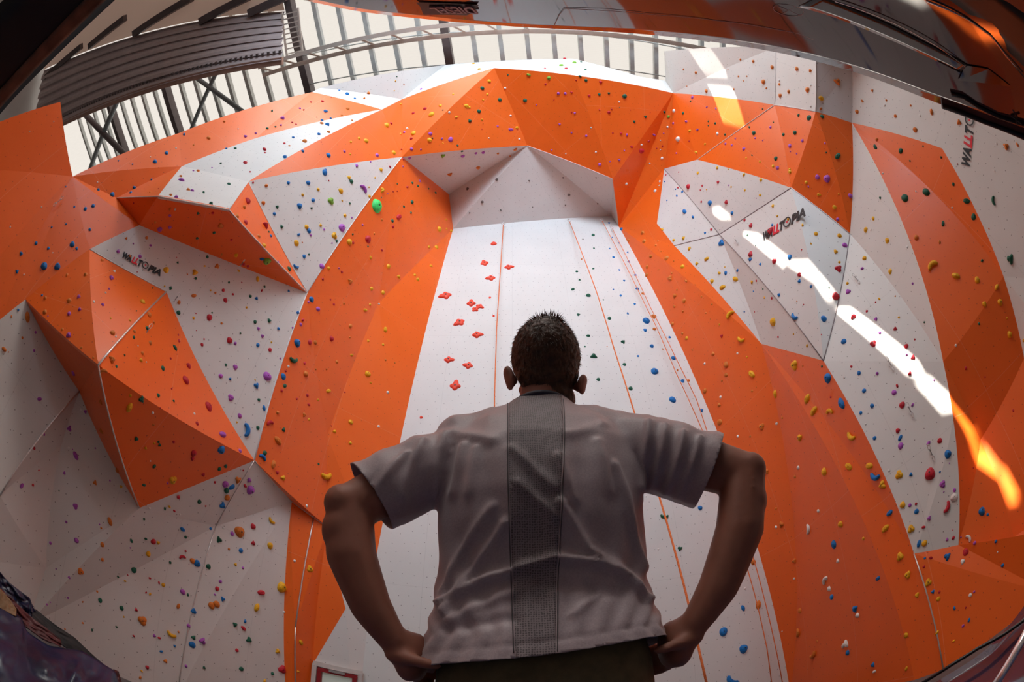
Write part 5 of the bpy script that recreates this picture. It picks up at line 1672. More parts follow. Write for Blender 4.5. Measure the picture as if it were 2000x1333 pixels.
# ------------------------------------------------------------------ climbing holds
def outline(sh, a):
    if sh == 'd': return .5*(1+.06*math.cos(2*a+.6)+.04*math.cos(3*a))
    if sh == 'e': return .5/math.sqrt(math.cos(a)**2+(math.sin(a)/.55)**2)
    if sh == 't': return .36+.20*(max(0, math.cos(a))**3)-.05*math.cos(2*a)
    if sh == 'w': return .5*(.78+.2*math.cos(3*a)+.07*math.cos(5*a+1))
    if sh == 'l': return .5*(.66+.34*abs(math.cos(1.5*a))**.8)
    if sh == 's': return .5*(.50+.24*abs(math.cos(2*a))**1.3+.34*(max(0, math.cos(a))**10))
    return .5
def hold_mesh(sh, n=22, m=5, seed=0):
    bm = bmesh.new(); rnd = random.Random(seed); rows = []
    if sh == 'n':   # crescent / bean: bent tapering tube, flattened
        pts = [Vector((math.cos(t)*.34-.1, math.sin(t)*.42, .06)) for t in [-1.35+2.7*i/9 for i in range(10)]]
        rs = [.06+.12*math.sin(PI*(i+.6)/10.2)**.8 for i in range(10)]
        add_tube(bm, pts, .1, 10, rs=rs)
        return bm
    hgt = {'d': .30, 'e': .26, 't': .30, 'w': .34, 'l': .28, 's': .12}[sh]
    for j in range(m+1):
        q = j/m; row = []
        if j == 0: rows.append([bm.verts.new((0, 0, hgt*(.85 if sh in 'dl' else 1)))]); continue
        for i in range(n):
            a = 2*PI*i/n; rr = outline(sh, a)*q
            prof = (1-q**2.2)**.7 if sh != 's' else (1-q**4)**.8
            z = hgt*prof*(1+.25*math.cos(a+1)*q) if sh != 'l' else hgt*prof*(.75+.35*abs(math.cos(1.5*a))*q)
            if sh == 'e': z *= 1-.35*math.exp(-((math.sin(a)*q)/.18)**2)*(1-q)
            p = Vector((math.cos(a)*rr, math.sin(a)*rr, z))
            if j < m: p += Vector((rnd.uniform(-1, 1), rnd.uniform(-1, 1), rnd.uniform(-1, 1)))*.012
            row.append(bm.verts.new(p))
        rows.append(row)
    for i in range(n): bm.faces.new((rows[0][0], rows[1][i], rows[1][(i+1) % n]))
    for a, b in zip(rows[1:], rows[2:]):
        for i in range(n): bm.faces.new((a[i], b[i], b[(i+1) % n], a[(i+1) % n]))
    base = [bm.verts.new((v.co.x, v.co.y, -.06)) for v in rows[-1]]
    for i in range(n): bm.faces.new((rows[-1][i], base[i], base[(i+1) % n], rows[-1][(i+1) % n]))
    bm.faces.new(base[::-1])
    return bm
HMESH = {}
def get_hold(sh, c):
    if (sh, c) not in HMESH:
        bm = hold_mesh(sh, seed=len(HMESH)); me = bpy.data.meshes.new('climbing_hold'); bm.to_mesh(me); bm.free(); me.materials.append(HM[c])
        for p in me.polygons: p.use_smooth = True
        HMESH[(sh, c)] = me
    return HMESH[(sh, c)]
bm = bmesh.new(); bmesh.ops.create_cone(bm, cap_ends=True, segments=10, radius1=.07, radius2=.055, depth=.05); bolt_me = bpy.data.meshes.new('bolt'); bm.to_mesh(bolt_me); bm.free(); bolt_me.materials.append(M_DK)
SHN = {'d': 'rounded', 'e': 'oval', 't': 'teardrop', 'w': 'wedge-shaped', 'l': 'lobed', 'n': 'crescent', 's': 'star-shaped'}
def ordn(k): return str(k) + ('th' if 10 <= k % 100 <= 20 else {1: 'st', 2: 'nd', 3: 'rd'}.get(k % 10, 'th'))
def frame(n, ang):
    x = Vector((0, 0, 1)).cross(n); x = x.normalized() if x.length > .05 else Vector((1, 0, 0)); y = n.cross(x)
    X = x*math.cos(ang)+y*math.sin(ang); Y = n.cross(X); return Matrix((X, Y, n)).transposed()
FIXA = {'l': None}
rest = bmesh.new(); RK = list(HC); rnd = random.Random(3); used = {}
low = {}
for i, row in enumerate(HOLDS.split('\n')):
    q = row.split(','); p = Vector((int(q[0]), int(q[1]), int(q[2])))/1000; d = int(q[3])/1000; k = int(q[4]); n = Vector((int(q[5]), int(q[6]), int(q[7]))).normalized(); c = q[8]; sh = q[9]
    if sh == '-': sh = rnd.choice('dddewwt') if c != 'w' else 'd'
    ang = rnd.uniform(0, 2*PI)
    R = frame(n, ang)
    if i < 300:
        big = {'e': 1.25, 't': 1.2, 'n': 1.15, 's': 1.1, 'l': 1.1}.get(sh, 1.0)
        o = bpy.data.objects.new('climbing_hold', get_hold(sh, c)); COL.objects.link(o)
        o.matrix_world = Matrix.LocRotScale(p + n*.004, R.to_quaternion(), Vector((d*big,)*3))
        ph = PANELS[k][1]; cn = CN[c]; rk, tot = int(q[10]), int(q[11]); size = 'large' if i < 60 else ('medium' if i < 180 else 'small')
        pos = f'{ordn(rk)} {cn} from top of {ph}' if tot > 1 else f'only {cn} one on {ph}'
        lab = f'{size} {cn} {SHN[sh]} hold, {pos}'
        if len(lab.split()) > 16: lab = f'{cn} {SHN[sh]} hold, {pos}'
        if len(lab.split()) > 16: lab = f'{SHN[sh]} hold, {pos}'
        tag(o, lab, 'climbing hold', 'moulded climbing holds bolted to the wall')
        if i < 140 and sh != 'n':
            b = bpy.data.objects.new('bolt', bolt_me); COL.objects.link(b); b.parent = o; b.location = (0, 0, {'d': .26, 'e': .2, 't': .3, 'w': .34, 'l': .25, 's': .12}[sh])
    else:
        s0 = len(rest.verts); seg = 9
        rr = [outline(sh if sh != 'n' else 'e', 2*PI*a/seg)*d for a in range(seg)]
        tp = rest.verts.new(p + n*d*.34)
        r1 = [rest.verts.new(p + R @ Vector((math.cos(2*PI*a/seg)*rr[a]*.7, math.sin(2*PI*a/seg)*rr[a]*.7, d*.26))) for a in range(seg)]
        r2 = [rest.verts.new(p + R @ Vector((math.cos(2*PI*a/seg)*rr[a], math.sin(2*PI*a/seg)*rr[a], -.005))) for a in range(seg)]
        mi = RK.index(c)
        for a in range(seg):
            b = (a+1) % seg
            for f in (rest.faces.new((tp, r1[a], r1[b])), rest.faces.new((r1[a], r2[a], r2[b], r1[b]))): f.material_index = mi; f.smooth = True
o = obj('small_climbing_holds', rest, [HM[k] for k in RK]); tag(o, 'scatter of the many smaller coloured holds across the whole climbing wall', 'climbing holds', kind='stuff')

# quickdraws hanging from bolts
m_sling = noisy(mat('grey_sling', (.25, .22, .22), .7), 40, .2)
QL = ['quickdraw on the tall plain orange wall at far left', 'quickdraw on the white face right of the left logo', 'quickdraw under the dark orange overhang at left', 'quickdraw beside the sun streak left of the right logo',
      'quickdraw on the white strip right of the logo facet', 'quickdraw beneath the sun streak on the lower white panel', 'quickdraw next to a square red hold on lower white panel', 'lowest quickdraw on the lower white panel at right', 'quickdraw on the dark orange volume front']
for (x, y, z, a, b, c, k), lab in zip(QUICKDRAWS, QL):
    n = Vector((a, b, c)).normalized(); p = V3((x, y, z)) + n*.05; t = empty('quickdraw', p); tag(t, lab, 'quickdraw', 'quickdraws hanging on the wall')
    side = n.cross(Vector((0, 0, 1))).normalized()
    def loop(cz, r, ry): return [Vector((0, 0, cz)) + side*math.cos(s)*r + Vector((0, 0, 1))*math.sin(s)*ry + n*.01*math.sin(s) for s in [2*PI*i/14 for i in range(15)]]
    tube('carabiner', loop(-.02, .016, .03), .0045, M_AL, t, 6); tube('carabiner', loop(-.16, .016, .03), .0045, M_AL, t, 6)
    bm = bmesh.new(); add_bar(bm, (0, 0, -.045), Vector((0, 0, -.135)), .016, .006); obj('sling', bm, m_sling, t)

# top ropes on the pale tower
m_rope = noisy(mat('orange_rope', (.85, .20, .05), .8), 60, .25, bump=.3)
RL = ['orange rope left of the man head, running down the pale tower', 'thick orange rope passing behind the man right shoulder', 'thin orange rope, left one of the pair at the tower right edge', 'thin orange rope nearest the tower right edge']
for pts, lab, r in zip(ROPES, RL, (.010, .011, .008, .008)):
    t = tag(empty('climbing_rope', V3(pts[0])), lab, 'rope', 'top ropes hanging on the pale tower')
    P = [V3(p)-V3(pts[0]) for p in pts]
    tube('rope', P, r, m_rope, t, 8); tube('anchor_ring', [Vector((math.cos(s)*.05, -.02, math.sin(s)*.06)) for s in [2*PI*i/12 for i in range(13)]], .012, M_AL, t, 6)

# ------------------------------------------------------------------ glossy bodywork around the camera
m_gl = mat('glossy_dark_lacquer', (.05, .024, .026), .05, 0, .5, coat=.25, ior=1.65)
noisy(m_gl, 2.5, .12)
m_bk = noisy(mat('black_rubber', (.004, .004, .005), .35), 6, .2)
m_ch = noisy(mat('black_gloss_channel', (.006, .007, .012), .08, coat=1.0), 6, .1)
def grid_obj(name, rows, m, parent, thick=.005, sub=2):
    bm = bmesh.new(); R = [[bm.verts.new(p) for p in r] for r in rows]
    for a, b in zip(R, R[1:]):
        for i in range(len(a)-1): bm.faces.new((a[i], a[i+1], b[i+1], b[i]))
    c = sum((v.co for v in bm.verts), Vector())/len(bm.verts)
    bm.faces.ensure_lookup_table(); bm.normal_update(); f = bm.faces[len(bm.faces)//2]
    if f.normal.dot(-(f.calc_center_median() - CREL)) < 0: bmesh.ops.reverse_faces(bm, faces=bm.faces[:])
    o = obj(name, bm, m, parent, True)
    s = o.modifiers.new('sub', 'SUBSURF'); s.levels = sub; s.render_levels = sub; s.boundary_smooth = 'PRESERVE_CORNERS'
    so_ = o.modifiers.new('sol', 'SOLIDIFY'); so_.thickness = thick; so_.offset = -1
    return o
CAN = tag(empty('overhead_canopy', (0, -.5, 1.6)), 'glossy curved dark canopy over the top edge, mirroring the wall', 'canopy'); CO = Vector((0, -.5, 1.6)); CREL = CAMP - CO
grid_obj('canopy_shell', [[V3(p)-CO for p in r] for r in CANOPY], m_gl, CAN)
CDt = CANOPY_DETAIL
def strip(name, rows, m, thick=.004):
    n = min(len(r) for r in rows); return grid_obj(name, [[V3(p)-CO for p in r[:n]] for r in rows], m, CAN, thick, 2)
strip('channel', CDt['channel'], m_ch)
if len(CDt['end']) >= 3:
    bm = bmesh.new(); bm.faces.new([bm.verts.new(V3(p)-CO) for p in CDt['end']]); obj('channel_end', bm, m_ch, CAN)
strip('rear_cover', CDt['dark'], m_bk)
m_hl = noisy(mat('chrome_highlight', (.8, .7, .65), .08, 1.0), 6, .05)
tube('bright_line', [V3(p)-CO for p in CDt['line1']], .0016, m_hl, CAN, 6)
tube('bright_line', [V3(p)-CO for p in CDt['line2']], .003, m_hl, CAN, 6)  # curved highlight on the dark cover, built as a chrome line
low_ = [V3(r[0])-CO for r in CANOPY]; 
tube('edge_seal', [p + (CREL-p).normalized()*.004 for p in low_[12:]], .011, m_bk, CAN, 8)
tube('inner_seal', [V3(p)-CO for p in CDt['trim2'][0]], .008, m_bk, CAN, 8)
if CDt['cross'] and CDt['cross'][0]:
    c = V3(CDt['cross'][0])-CO; dd = (CREL-c).normalized(); sx = dd.cross(Vector((0, 1, 0))).normalized(); sy = dd.cross(sx)
    bm = bmesh.new(); add_bar(bm, c-sx*.022, c+sx*.022, .006, .006); add_bar(bm, c-sy*.016, c+sy*.016, .006, .006); obj('cross_clip', bm, m_bk, CAN)
bm = bmesh.new(); bm.faces.new([bm.verts.new(V3(p)-CO) for p in CDt['sticker']]); stk = obj('black_sticker', bm, mat('sticker_black', (.004, .004, .004), .5), CAN)
p0, p1, p2 = [V3(p)-CO for p in CDt['text']]; X = p1-p0; A_ = X.length; X.normalize(); Y = p2-p0; Y -= X*Y.dot(X); hh = Y.length; Y.normalize()
text_mesh('DIESEL', stk, 'sticker_lettering', noisy(mat('dull_red_letter', (.34, .20, .20), .5), 30, .1), p0, X, Y, .02, hh, A_, 0)
m_dec = mat('pale_decal_line', (.55, .34, .32), .5)
for k_ in ('outline', 'ring', 'ringx', 'ringy'): tube('decal_line', [V3(p)-CO for p in CDt[k_]], .0007, m_dec, CAN, 5)
# pillar at the left
PO = CO
grid_obj('canopy_pillar', [[V3(p)-CO for p in r] for r in PILLAR], m_bk, CAN, .05)
grid_obj('pillar_strip', [[V3(p)-CO for p in r] for r in PILLAR_STRIP], noisy(mat('brown_metal_strip', (.13, .055, .03), .35, .3), 25, .6), CAN, .006)
# lower right glossy side
SO = V3(SIDE[2][1]); CREL = CAMP - SO
SD = tag(empty('glossy_side_panel', SO), 'glossy purple bodywork in the bottom right corner with a bright streak', 'vehicle panel')
m_pu = mat('purple_lacquer', (.05, .028, .055), .1, 0, .5, coat=1.0); noisy(m_pu, 2.5, .2)
rows = [[V3(p)-SO for p in r] for r in SIDE]
rows = [r + [Vector((r[-1].x*1.3+.12, r[-1].y*1.2, -SO.z))] for r in rows]
grid_obj('body_side', rows, m_pu, SD, .02)
tube('body_seam', [V3(p)-SO for p in SEAM], .006, m_bk, SD, 6)
tube('highlight_streak', [V3(p)-SO for p in STREAK], .014, noisy(mat('streak_chrome', (.9, .9, .92), .28, 1.0), 6, .03), SD, 8)  # white highlight on the lacquer, modelled as a chrome tube

# ------------------------------------------------------------------ crumpled jackets and straps bottom left
m_blue = noisy(mat('navy_nylon', (.008, .009, .04), .35), 9, .4, bump=.6); m_vio = noisy(mat('violet_nylon', (.010, .014, .05), .3), 9, .4, bump=.6)
m_rd = noisy(mat('dark_red_webbing', (.07, .006, .008), .5), 20, .3, bump=.4); m_tan = noisy(mat('tan_card', (.22, .12, .05), .6), 6, .1); m_blk2 = noisy(mat('black_cloth', (.01, .008, .01), .7), 12, .3)
HO = Vector((-.75, .25, 0)); CREL = CAMP - HO
HEAPT = tag(empty('kit_bag', HO), 'crumpled navy kit bag with red straps in the bottom left corner', 'bag')
KM = {'cloth_fold': m_blue, 'cloth_sheet': m_vio, 'strap': m_rd, 'card_insert': m_tan, 'lining': m_blk2}
def fold_grid(name, rows, m, amp, seed, ns=36, nt=14):
    rows = [[V3(p)-HO for p in r] for r in rows]; out = []
    for i in range(nt+1):
        t = i/nt*(len(rows)-1); a = min(int(t), len(rows)-2); t -= a; line = []
        for j in range(ns+1):
            u = j/ns; pts = []
            for r in (rows[a], rows[a+1]):
                q = u*(len(r)-1); b = min(int(q), len(r)-2); pts.append(r[b].lerp(r[b+1], q-b))
            p = pts[0].lerp(pts[1], t); k = math.sin(PI*min(1, (i/nt)*1.0+.02))
            d = abs(noise.noise(Vector((u*7, i/nt*3, seed))))*1.6-.5 + .5*abs(noise.noise(Vector((u*19+i/nt*4, i/nt*7, seed))))
            line.append(p + (CREL-p).normalized()*amp*d*(.35+.65*k))
        out.append(line)
    return grid_obj(name, out, m, HEAPT, .004, 1)
for nm, rows, amp, sd in KIT: fold_grid(nm, rows, KM[nm], amp, sd)
bm = bmesh.new(); bmesh.ops.create_icosphere(bm, subdivisions=4, radius=1)
for v in bm.verts:
    f = 1+.2*noise.noise(v.co*1.6); v.co = Vector((v.co.x*.30, v.co.y*.30, v.co.z*.24))*f + Vector((.05, -.06, .26))
obj('bag_body', bm, m_blue, HEAPT, True)

# crash mat under the man and the camera
bm = bmesh.new(); add_box(bm, (0, .25, -.2), (3.0, 3.1, .4)); bmesh.ops.bevel(bm, geom=bm.edges[:], offset=.04, segments=3, affect='EDGES')
MAT_ = tag(obj('crash_mat', bm, noisy(mat('mat_vinyl', (.03, .05, .15), .5), 4, .15)), 'thick dark blue crash mat under the man', 'crash mat')

# ------------------------------------------------------------------ the man, seen from behind, hands on hips, looking up
def ball(bm, c, r, R=None, sub=3):
    g = bmesh.ops.create_icosphere(bm, subdivisions=sub, radius=1.0)['verts']; r = (r, r, r) if isinstance(r, (int, float)) else r
    for v in g:
        p = Vector((v.co.x*r[0], v.co.y*r[1], v.co.z*r[2])); v.co = (R @ p if R else p) + Vector(c)
def chain(bm, pts, sub=2):
    for (a, ra), (b, rb) in zip(pts, pts[1:]):
        a, b = Vector(a), Vector(b); L = (b-a).length; n = max(2, int(L/(min(ra, rb)*.3)))
        for i in range(n+1): ball(bm, a.lerp(b, i/n), ra+(rb-ra)*i/n, sub=sub)
def smoothstep(x): return x*x*(3-2*x)
def loft(bm, prof, n=40, power=2.3):
    """closed body of rounded-rectangle rings: z, half width, half depth, centre x, centre y"""
    rings = []
    for z, a, b, cx, cy in prof:
        ring = []
        for i in range(n):
            t = 2*PI*i/n; c, s = math.cos(t), math.sin(t)
            ring.append(bm.verts.new((cx + a*math.copysign(abs(c)**(2/power), c), cy + b*math.copysign(abs(s)**(2/power), s), z)))
        rings.append(ring)
    for p, q in zip(rings, rings[1:]):
        for i in range(n): bm.faces.new((p[i], p[(i+1) % n], q[(i+1) % n], q[i]))
    bm.faces.new(rings[0][::-1]); bm.faces.new(rings[-1])
def fuse(bm, voxel, it):
    bmesh.ops.recalc_face_normals(bm, faces=bm.faces[:])
    me = bpy.data.meshes.new('tmp'); bm.to_mesh(me); bm.free(); o = bpy.data.objects.new('tmp', me); COL.objects.link(o)
    r = o.modifiers.new('r', 'REMESH'); r.mode = 'VOXEL'; r.voxel_size = voxel; r.adaptivity = 0
    s = o.modifiers.new('s', 'SMOOTH'); s.factor = .5; s.iterations = it
    bpy.context.view_layer.update(); dg = bpy.context.evaluated_depsgraph_get()
    m2 = bpy.data.meshes.new_from_object(o.evaluated_get(dg)); bpy.data.objects.remove(o); return m2
MAN = tag(empty('person', (.05, .76, 0)), 'person seen from behind in a grey t-shirt, hands on hips, looking up', 'person')
MO = Vector((.05, .76, 0))
def mobj(name, me, m, parent=MAN, smooth=True):
    for v in me.vertices: v.co -= MO
    me.materials.clear(); me.materials.append(m)
    for p in me.polygons: p.use_smooth = smooth
    return link(bpy.data.objects.new(name, me), parent)
m_skin = mat('skin', (.30, .115, .075), .55); noisy(m_skin, 18, .12, bump=.06)
m_skin.node_tree.nodes['Principled BSDF'].inputs['Subsurface Weight'].default_value = .12; m_skin.node_tree.nodes['Principled BSDF'].inputs['Subsurface Radius'].default_value = (.02, .006, .003)
HC_ = Vector((.082, .775, 1.628)); TR_ = Matrix.Rotation(math.radians(24), 3, 'X') @ Matrix.Rotation(math.radians(-3), 3, 'Y')
def hp(x, y, z): return HC_ + TR_ @ Vector((x, y, z))
bm = bmesh.new()
ball(bm, hp(0, -.012, .02), (.074, .092, .092), TR_); ball(bm, hp(0, .028, -.03), (.062, .068, .085), TR_); ball(bm, hp(0, .05, -.085), (.046, .046, .038), TR_)   # skull, face, chin
ball(bm, hp(0, -.045, -.035), (.056, .045, .06), TR_)
chain(bm, [(hp(0, .096, -.005), .009), (hp(0, .108, -.035), .014)]); ball(bm, hp(0, .088, .012), (.045, .012, .010), TR_)                                        # nose, brow
for s in (-1, 1):
    ball(bm, hp(s*.052, .055, -.035), (.016, .022, .018), TR_)
    ball(bm, hp(s*.05, .03, -.07), (.02, .035, .03), TR_)
ball(bm, hp(0, .090, -.066), (.024, .010, .006), TR_); ball(bm, hp(0, .089, -.076), (.021, .010, .006), TR_)                                                      # lips
# ears: tilted flattened shells with a rim, standing off the head
for s, c, h in ((-1, Vector((-.006, .742, 1.572)), .036), (1, Vector((.158, .742, 1.552)), .028)):
    Re = Matrix.Rotation(math.radians(s*10), 3, 'Y') @ Matrix.Rotation(math.radians(s*-24), 3, 'Z')
    ball(bm, c, (.0085, .019, h), Re, 3)
    ball(bm, c+Vector((s*.006, -.004, h*.42)), (.0075, .015, h*.5), Re, 3); ball(bm, c+Vector((-s*.006, .008, 0)), (.014, .012, h*.5), None, 2)
chain(bm, [((.055, .765, 1.38), .075), ((.065, .77, 1.47), .062), ((.078, .775, 1.57), .058)])
chain(bm, [((-.05, .76, 1.405), .052), ((.05, .765, 1.44), .052), ((.17, .76, 1.405), .052)])
loft(bm, [(.90, .155, .10, .055, .765), (1.0, .15, .098, .055, .765), (1.1, .145, .095, .055, .765), (1.2, .155, .10, .055, .76), (1.3, .165, .10, .055, .755), (1.38, .16, .085, .055, .755), (1.43, .11, .06, .055, .76)])
ARMS = [
 dict(s=-1, sh=(-.095, .745, 1.375), m1=(-.19, .705, 1.300), el=(-.279, .662, 1.205), f1=(-.262, .662, 1.120), f2=(-.222, .678, 1.035), wr=(-.186, .690, .985), ra=(.056, .054, .044, .045, .036, .026)),
 dict(s=1, sh=(.215, .745, 1.380), m1=(.330, .700, 1.330), el=(.432, .655, 1.250), f1=(.398, .660, 1.145), f2=(.345, .680, 1.050), wr=(.302, .698, .995), ra=(.060, .058, .047, .048, .039, .028))]
for A in ARMS:
    P_ = [A['sh'], A['m1'], A['el'], A['f1'], A['f2'], A['wr']]
    chain(bm, list(zip(P_, A['ra']))); s = A['s']
    el = Vector(A['el']); ball(bm, el+Vector((s*.008, -.012, .003)), .036, sub=3)            # point of the elbow
    ball(bm, (Vector(A['el'])+Vector(A['f1']))/2+Vector((s*.006, 0, 0)), (.045, .045, .05), sub=3)
    w_ = Vector(A['wr']); hip = Vector((.055+s*.175, .76, .955))
    pc = w_.lerp(hip, .45)+Vector((s*.004, .006, -.014))
    ax = (hip-w_).normalized()
    Rp = Vector((s*1.0, .15, .1)).to_track_quat('X', 'Z').to_matrix()
    ball(bm, pc, (.026, .046, .048), Rp, 3); ball(bm, w_.lerp(pc, .5), (.025, .034, .036), Rp, 3); ball(bm, pc+Vector((-s*.004, .02, -.012)), (.018, .034, .036), Rp, 3)
    # four fingers wrapping forward round the hip, unequal and bent
    for i, (dz, ln, r) in enumerate(((.022, .95, .0092), (.004, 1.05, .0095), (-.015, 1.0, .0092), (-.033, .8, .0082))):
        k0 = pc+Vector((s*.004, .038, dz-.006)); k1 = k0+Vector((s*.002, .035*ln, -.006)); k2 = k1+Vector((-s*.012, .026*ln, -.006)); k3 = k2+Vector((-s*.022, .016*ln, -.004))
        chain(bm, [(k0, r*1.12), (k1, r*1.02), (k2, r*.95), (k3, r*.82)]); ball(bm, k0, r*1.35, sub=2)
    # thumb leaves the back side of the palm near the wrist and lies on the back of the hip
    t0 = w_+Vector((-s*.006, .000, -.026)); t1 = t0+Vector((-s*.028, -.010, -.006)); t2 = t1+Vector((-s*.024, -.002, -.004)); t3 = t2+Vector((-s*.016, .004, -.002))
    chain(bm, [(t0, .018), (t1, .0125), (t2, .0105), (t3, .0088)])
body = mobj('body', fuse(bm, .0055, 5), m_skin)
for s in (-1, 1):
    bm = bmesh.new(); ball(bm, hp(s*.031, .082, -.008), .0115, sub=3); me = bpy.data.meshes.new('eye'); bm.to_mesh(me); bm.free(); mobj('eye', me, mat('eye_white', (.8, .8, .78), .2))
# short brown hair: cap plus combed tufts, standing up a little at the crown
m_hair = noisy(mat('brown_hair', (.075, .03, .014), .55), 60, .5, bump=.5)
bm = bmesh.new(); ball(bm, hp(0, -.018, .026), (.083, .097, .098), TR_); ball(bm, hp(0, -.05, -.025), (.070, .052, .062), TR_); ball(bm, hp(-.002, -.052, -.088), (.056, .045, .058), TR_)
ball(bm, hp(0, .03, .075), (.060, .055, .035), TR_); ball(bm, hp(.012, -.035, .108), (.035, .035, .010), TR_)
cap = fuse(bm, .005, 3)
bmh = bmesh.new(); bmh.from_mesh(cap)
dele = [v for v in bmh.verts if (TR_.transposed() @ (v.co-HC_)).y > .055 - .3*max(0, (TR_.transposed() @ (v.co-HC_)).z-.03) and (TR_.transposed() @ (v.co-HC_)).z < .06]
bmesh.ops.delete(bmh, geom=dele, context='VERTS'); bmh.normal_update()
base = [(v.co.copy(), v.normal.copy()) for v in bmh.verts]; rnd = random.Random(5)
for v in bmh.verts: v.co += v.normal*(.0025*noise.noise(v.co*90)+.002*noise.noise(v.co*240))
down = TR_ @ Vector((0, -.25, -1))
for _ in range(5200):
    p, n = rnd.choice(base); q = TR_.transposed() @ (p-HC_)
    crown = max(0, 1-((q.x-.012)**2+(q.y+.03)**2)/.0022) if q.z > .06 else 0
    t = (down - n*down.dot(n)); t = t.normalized() if t.length > .1 else Vector((1, 0, 0))
    L = rnd.uniform(.008, .014) + .014*crown*rnd.random(); j = Vector((rnd.uniform(-1, 1), rnd.uniform(-1, 1), rnd.uniform(-1, 1)))*.35
    d = (t*(1-crown*.8) + n*(.32+.9*crown) + j).normalized(); sd = d.cross(n).normalized()*.0011
    a = bmh.verts.new(p-n*.001-sd); b = bmh.verts.new(p-n*.001+sd); c = bmh.verts.new(p+d*L); bmh.faces.new((a, b, c))
me = bpy.data.meshes.new('hair'); bmh.to_mesh(me); bmh.free(); mobj('hair', me, m_hair)

# t-shirt: torso and sleeves in one fused cloth, cut open at cuffs and hem
bm = bmesh.new()
loft(bm, [(.86, .222, .172, .058, .765), (.93, .212, .156, .058, .765), (1.0, .200, .137, .057, .765), (1.06, .190, .119, .056, .765), (1.115, .186, .116, .055, .764), (1.16, .186, .124, .055, .761), (1.20, .188, .133, .055, .756),
          (1.25, .190, .137, .055, .752), (1.30, .196, .132, .057, .749), (1.36, .196, .120, .058, .748), (1.41, .176, .102, .058, .752), (1.45, .122, .084, .060, .758), (1.485, .078, .070, .063, .764), (1.505, .070, .064, .064, .766)], 48, 2.5)
chain(bm, [((-.07, .752, 1.375), .080), ((-.16, .722, 1.322), .074), ((-.275, .686, 1.226), .073)])
chain(bm, [((.185, .752, 1.385), .082), ((.29, .716, 1.346), .081), ((.405, .684, 1.268), .081)])
chain(bm, [((-.09, .752, 1.385), .082), ((-.02, .757, 1.412), .078), ((.06, .76, 1.43), .072), ((.14, .757, 1.415), .078), ((.21, .752, 1.39), .084)])
sm = fuse(bm, .0062, 7)
b2 = bmesh.new(); b2.from_mesh(sm)
def seg_d(x, z, f):
    ax, az, bx, bz_ = f[0]/1000, f[1]/1000, f[2]/1000, f[3]/1000; dx, dz = bx-ax, bz_-az; L2 = dx*dx+dz*dz
    t = max(0, min(1, ((x-ax)*dx+(z-az)*dz)/L2)); return math.hypot(x-ax-t*dx, z-az-t*dz)
b2.normal_update()
for v in b2.verts:
    p = v.co; d = 0
    if v.normal.y < .35:
        k = min(1, (.35-v.normal.y)/.5)
        hi = lo_ = 0
        for f in FOLDS+SLEEVE_FOLDS:
            if f[5] > 0 or abs(p.x-.055) < .2:
                e = seg_d(p.x, p.z, f)/(f[4]/1000*.85); q = f[5]/1000*math.exp(-e*e)*k*1.5; hi = max(hi, q); lo_ = min(lo_, q)
        d += hi + lo_
        fan = math.sin((p.x-.05)*95/(.5+abs(p.z-1.0)*2.2) + 2.2*noise.noise(Vector((p.x*5, 0, p.z*5)))); d += .0022*fan*k
    d += .0032*noise.noise(Vector((p.x*9, p.y*9, p.z*4))) + .0022*noise.noise(Vector((p.x*22+p.z*9, p.y*20, p.z*8)))
    if p.z > 1.36 and abs(p.x-.06) < .1: d *= .5
    e = (p.z-(.956+.10*(p.x-.055)-.10*(p.y-.76))-.022)/.0035; d -= .0022*math.exp(-e*e)
    v.co += v.normal*d
# hem (slopes), cuffs, neck opening
def cut(point, normal, region):
    fs = [f for f in b2.faces if all(region(v.co) for v in f.verts)]; vs = {v for f in fs for v in f.verts}; es = {e for f in fs for e in f.edges}
    bmesh.ops.bisect_plane(b2, geom=list(vs)+list(es)+fs, plane_co=point, plane_no=normal, dist=1e-5)
    P0, N0 = Vector(point), Vector(normal)
    bmesh.ops.delete(b2, geom=[v for v in b2.verts if region(v.co) and (v.co-P0).dot(N0) > 1e-5], context='VERTS')
cut((.055, .76, .956), (.10, -.10, -1), lambda c: c.z < 1.05 and abs(c.x-.055) < .26)
cut((-.248, .70, 1.236), (-.70, -.16, -.66), lambda c: c.x < -.165 and c.z > 1.10)
cut((.374, .70, 1.275), (.80, -.10, -.50), lambda c: c.x > .275 and c.z > 1.10)
cut((.063, .765, 1.476), (0, .30, 1), lambda c: abs(c.x-.063) < .12 and c.z > 1.43)
# back insert: slice along its two seams
def half(z): 
    for (z0, h0, c0), (z1, h1, c1) in (((.9, .024, .031), (1.1, .033, .034)), ((1.1, .033, .034), (1.25, .041, .037)), ((1.25, .041, .037), (1.5, .056, .049))):
        if z <= z1: t = (z-z0)/(z1-z0); return h0+(h1-h0)*t, c0+(c1-c0)*t
    return .058, .052
zs = [.9, 1.1, 1.25, 1.5]
for s in (-1, 1):
    for za, zb in zip(zs, zs[1:]):
        ha, ca = half(za); hb, cb = half(zb); A = Vector((ca+s*ha, 0, za)); B = Vector((cb+s*hb, 0, zb)); n = (B-A).cross(Vector((0, 1, 0))).normalized()
        fs = [f for f in b2.faces if f.calc_center_median().y < .74 and za-.012 <= f.calc_center_median().z <= zb+.012]
        g = list({v for f in fs for v in f.verts})+list({e for f in fs for e in f.edges})+fs
        bmesh.ops.bisect_plane(b2, geom=g, plane_co=A, plane_no=n, dist=1e-5)
def in_panel(c):
    h, cx = half(c.z); return abs(c.x-cx) < h and c.y < .74
pf = [f for f in b2.faces if in_panel(f.calc_center_median())]
b3 = b2.copy(); ii = {f.index for f in pf}; b3.faces.ensure_lookup_table(); b2.faces.index_update()
ids = {f.index for f in b2.faces if in_panel(f.calc_center_median())}
b3.faces.index_update()
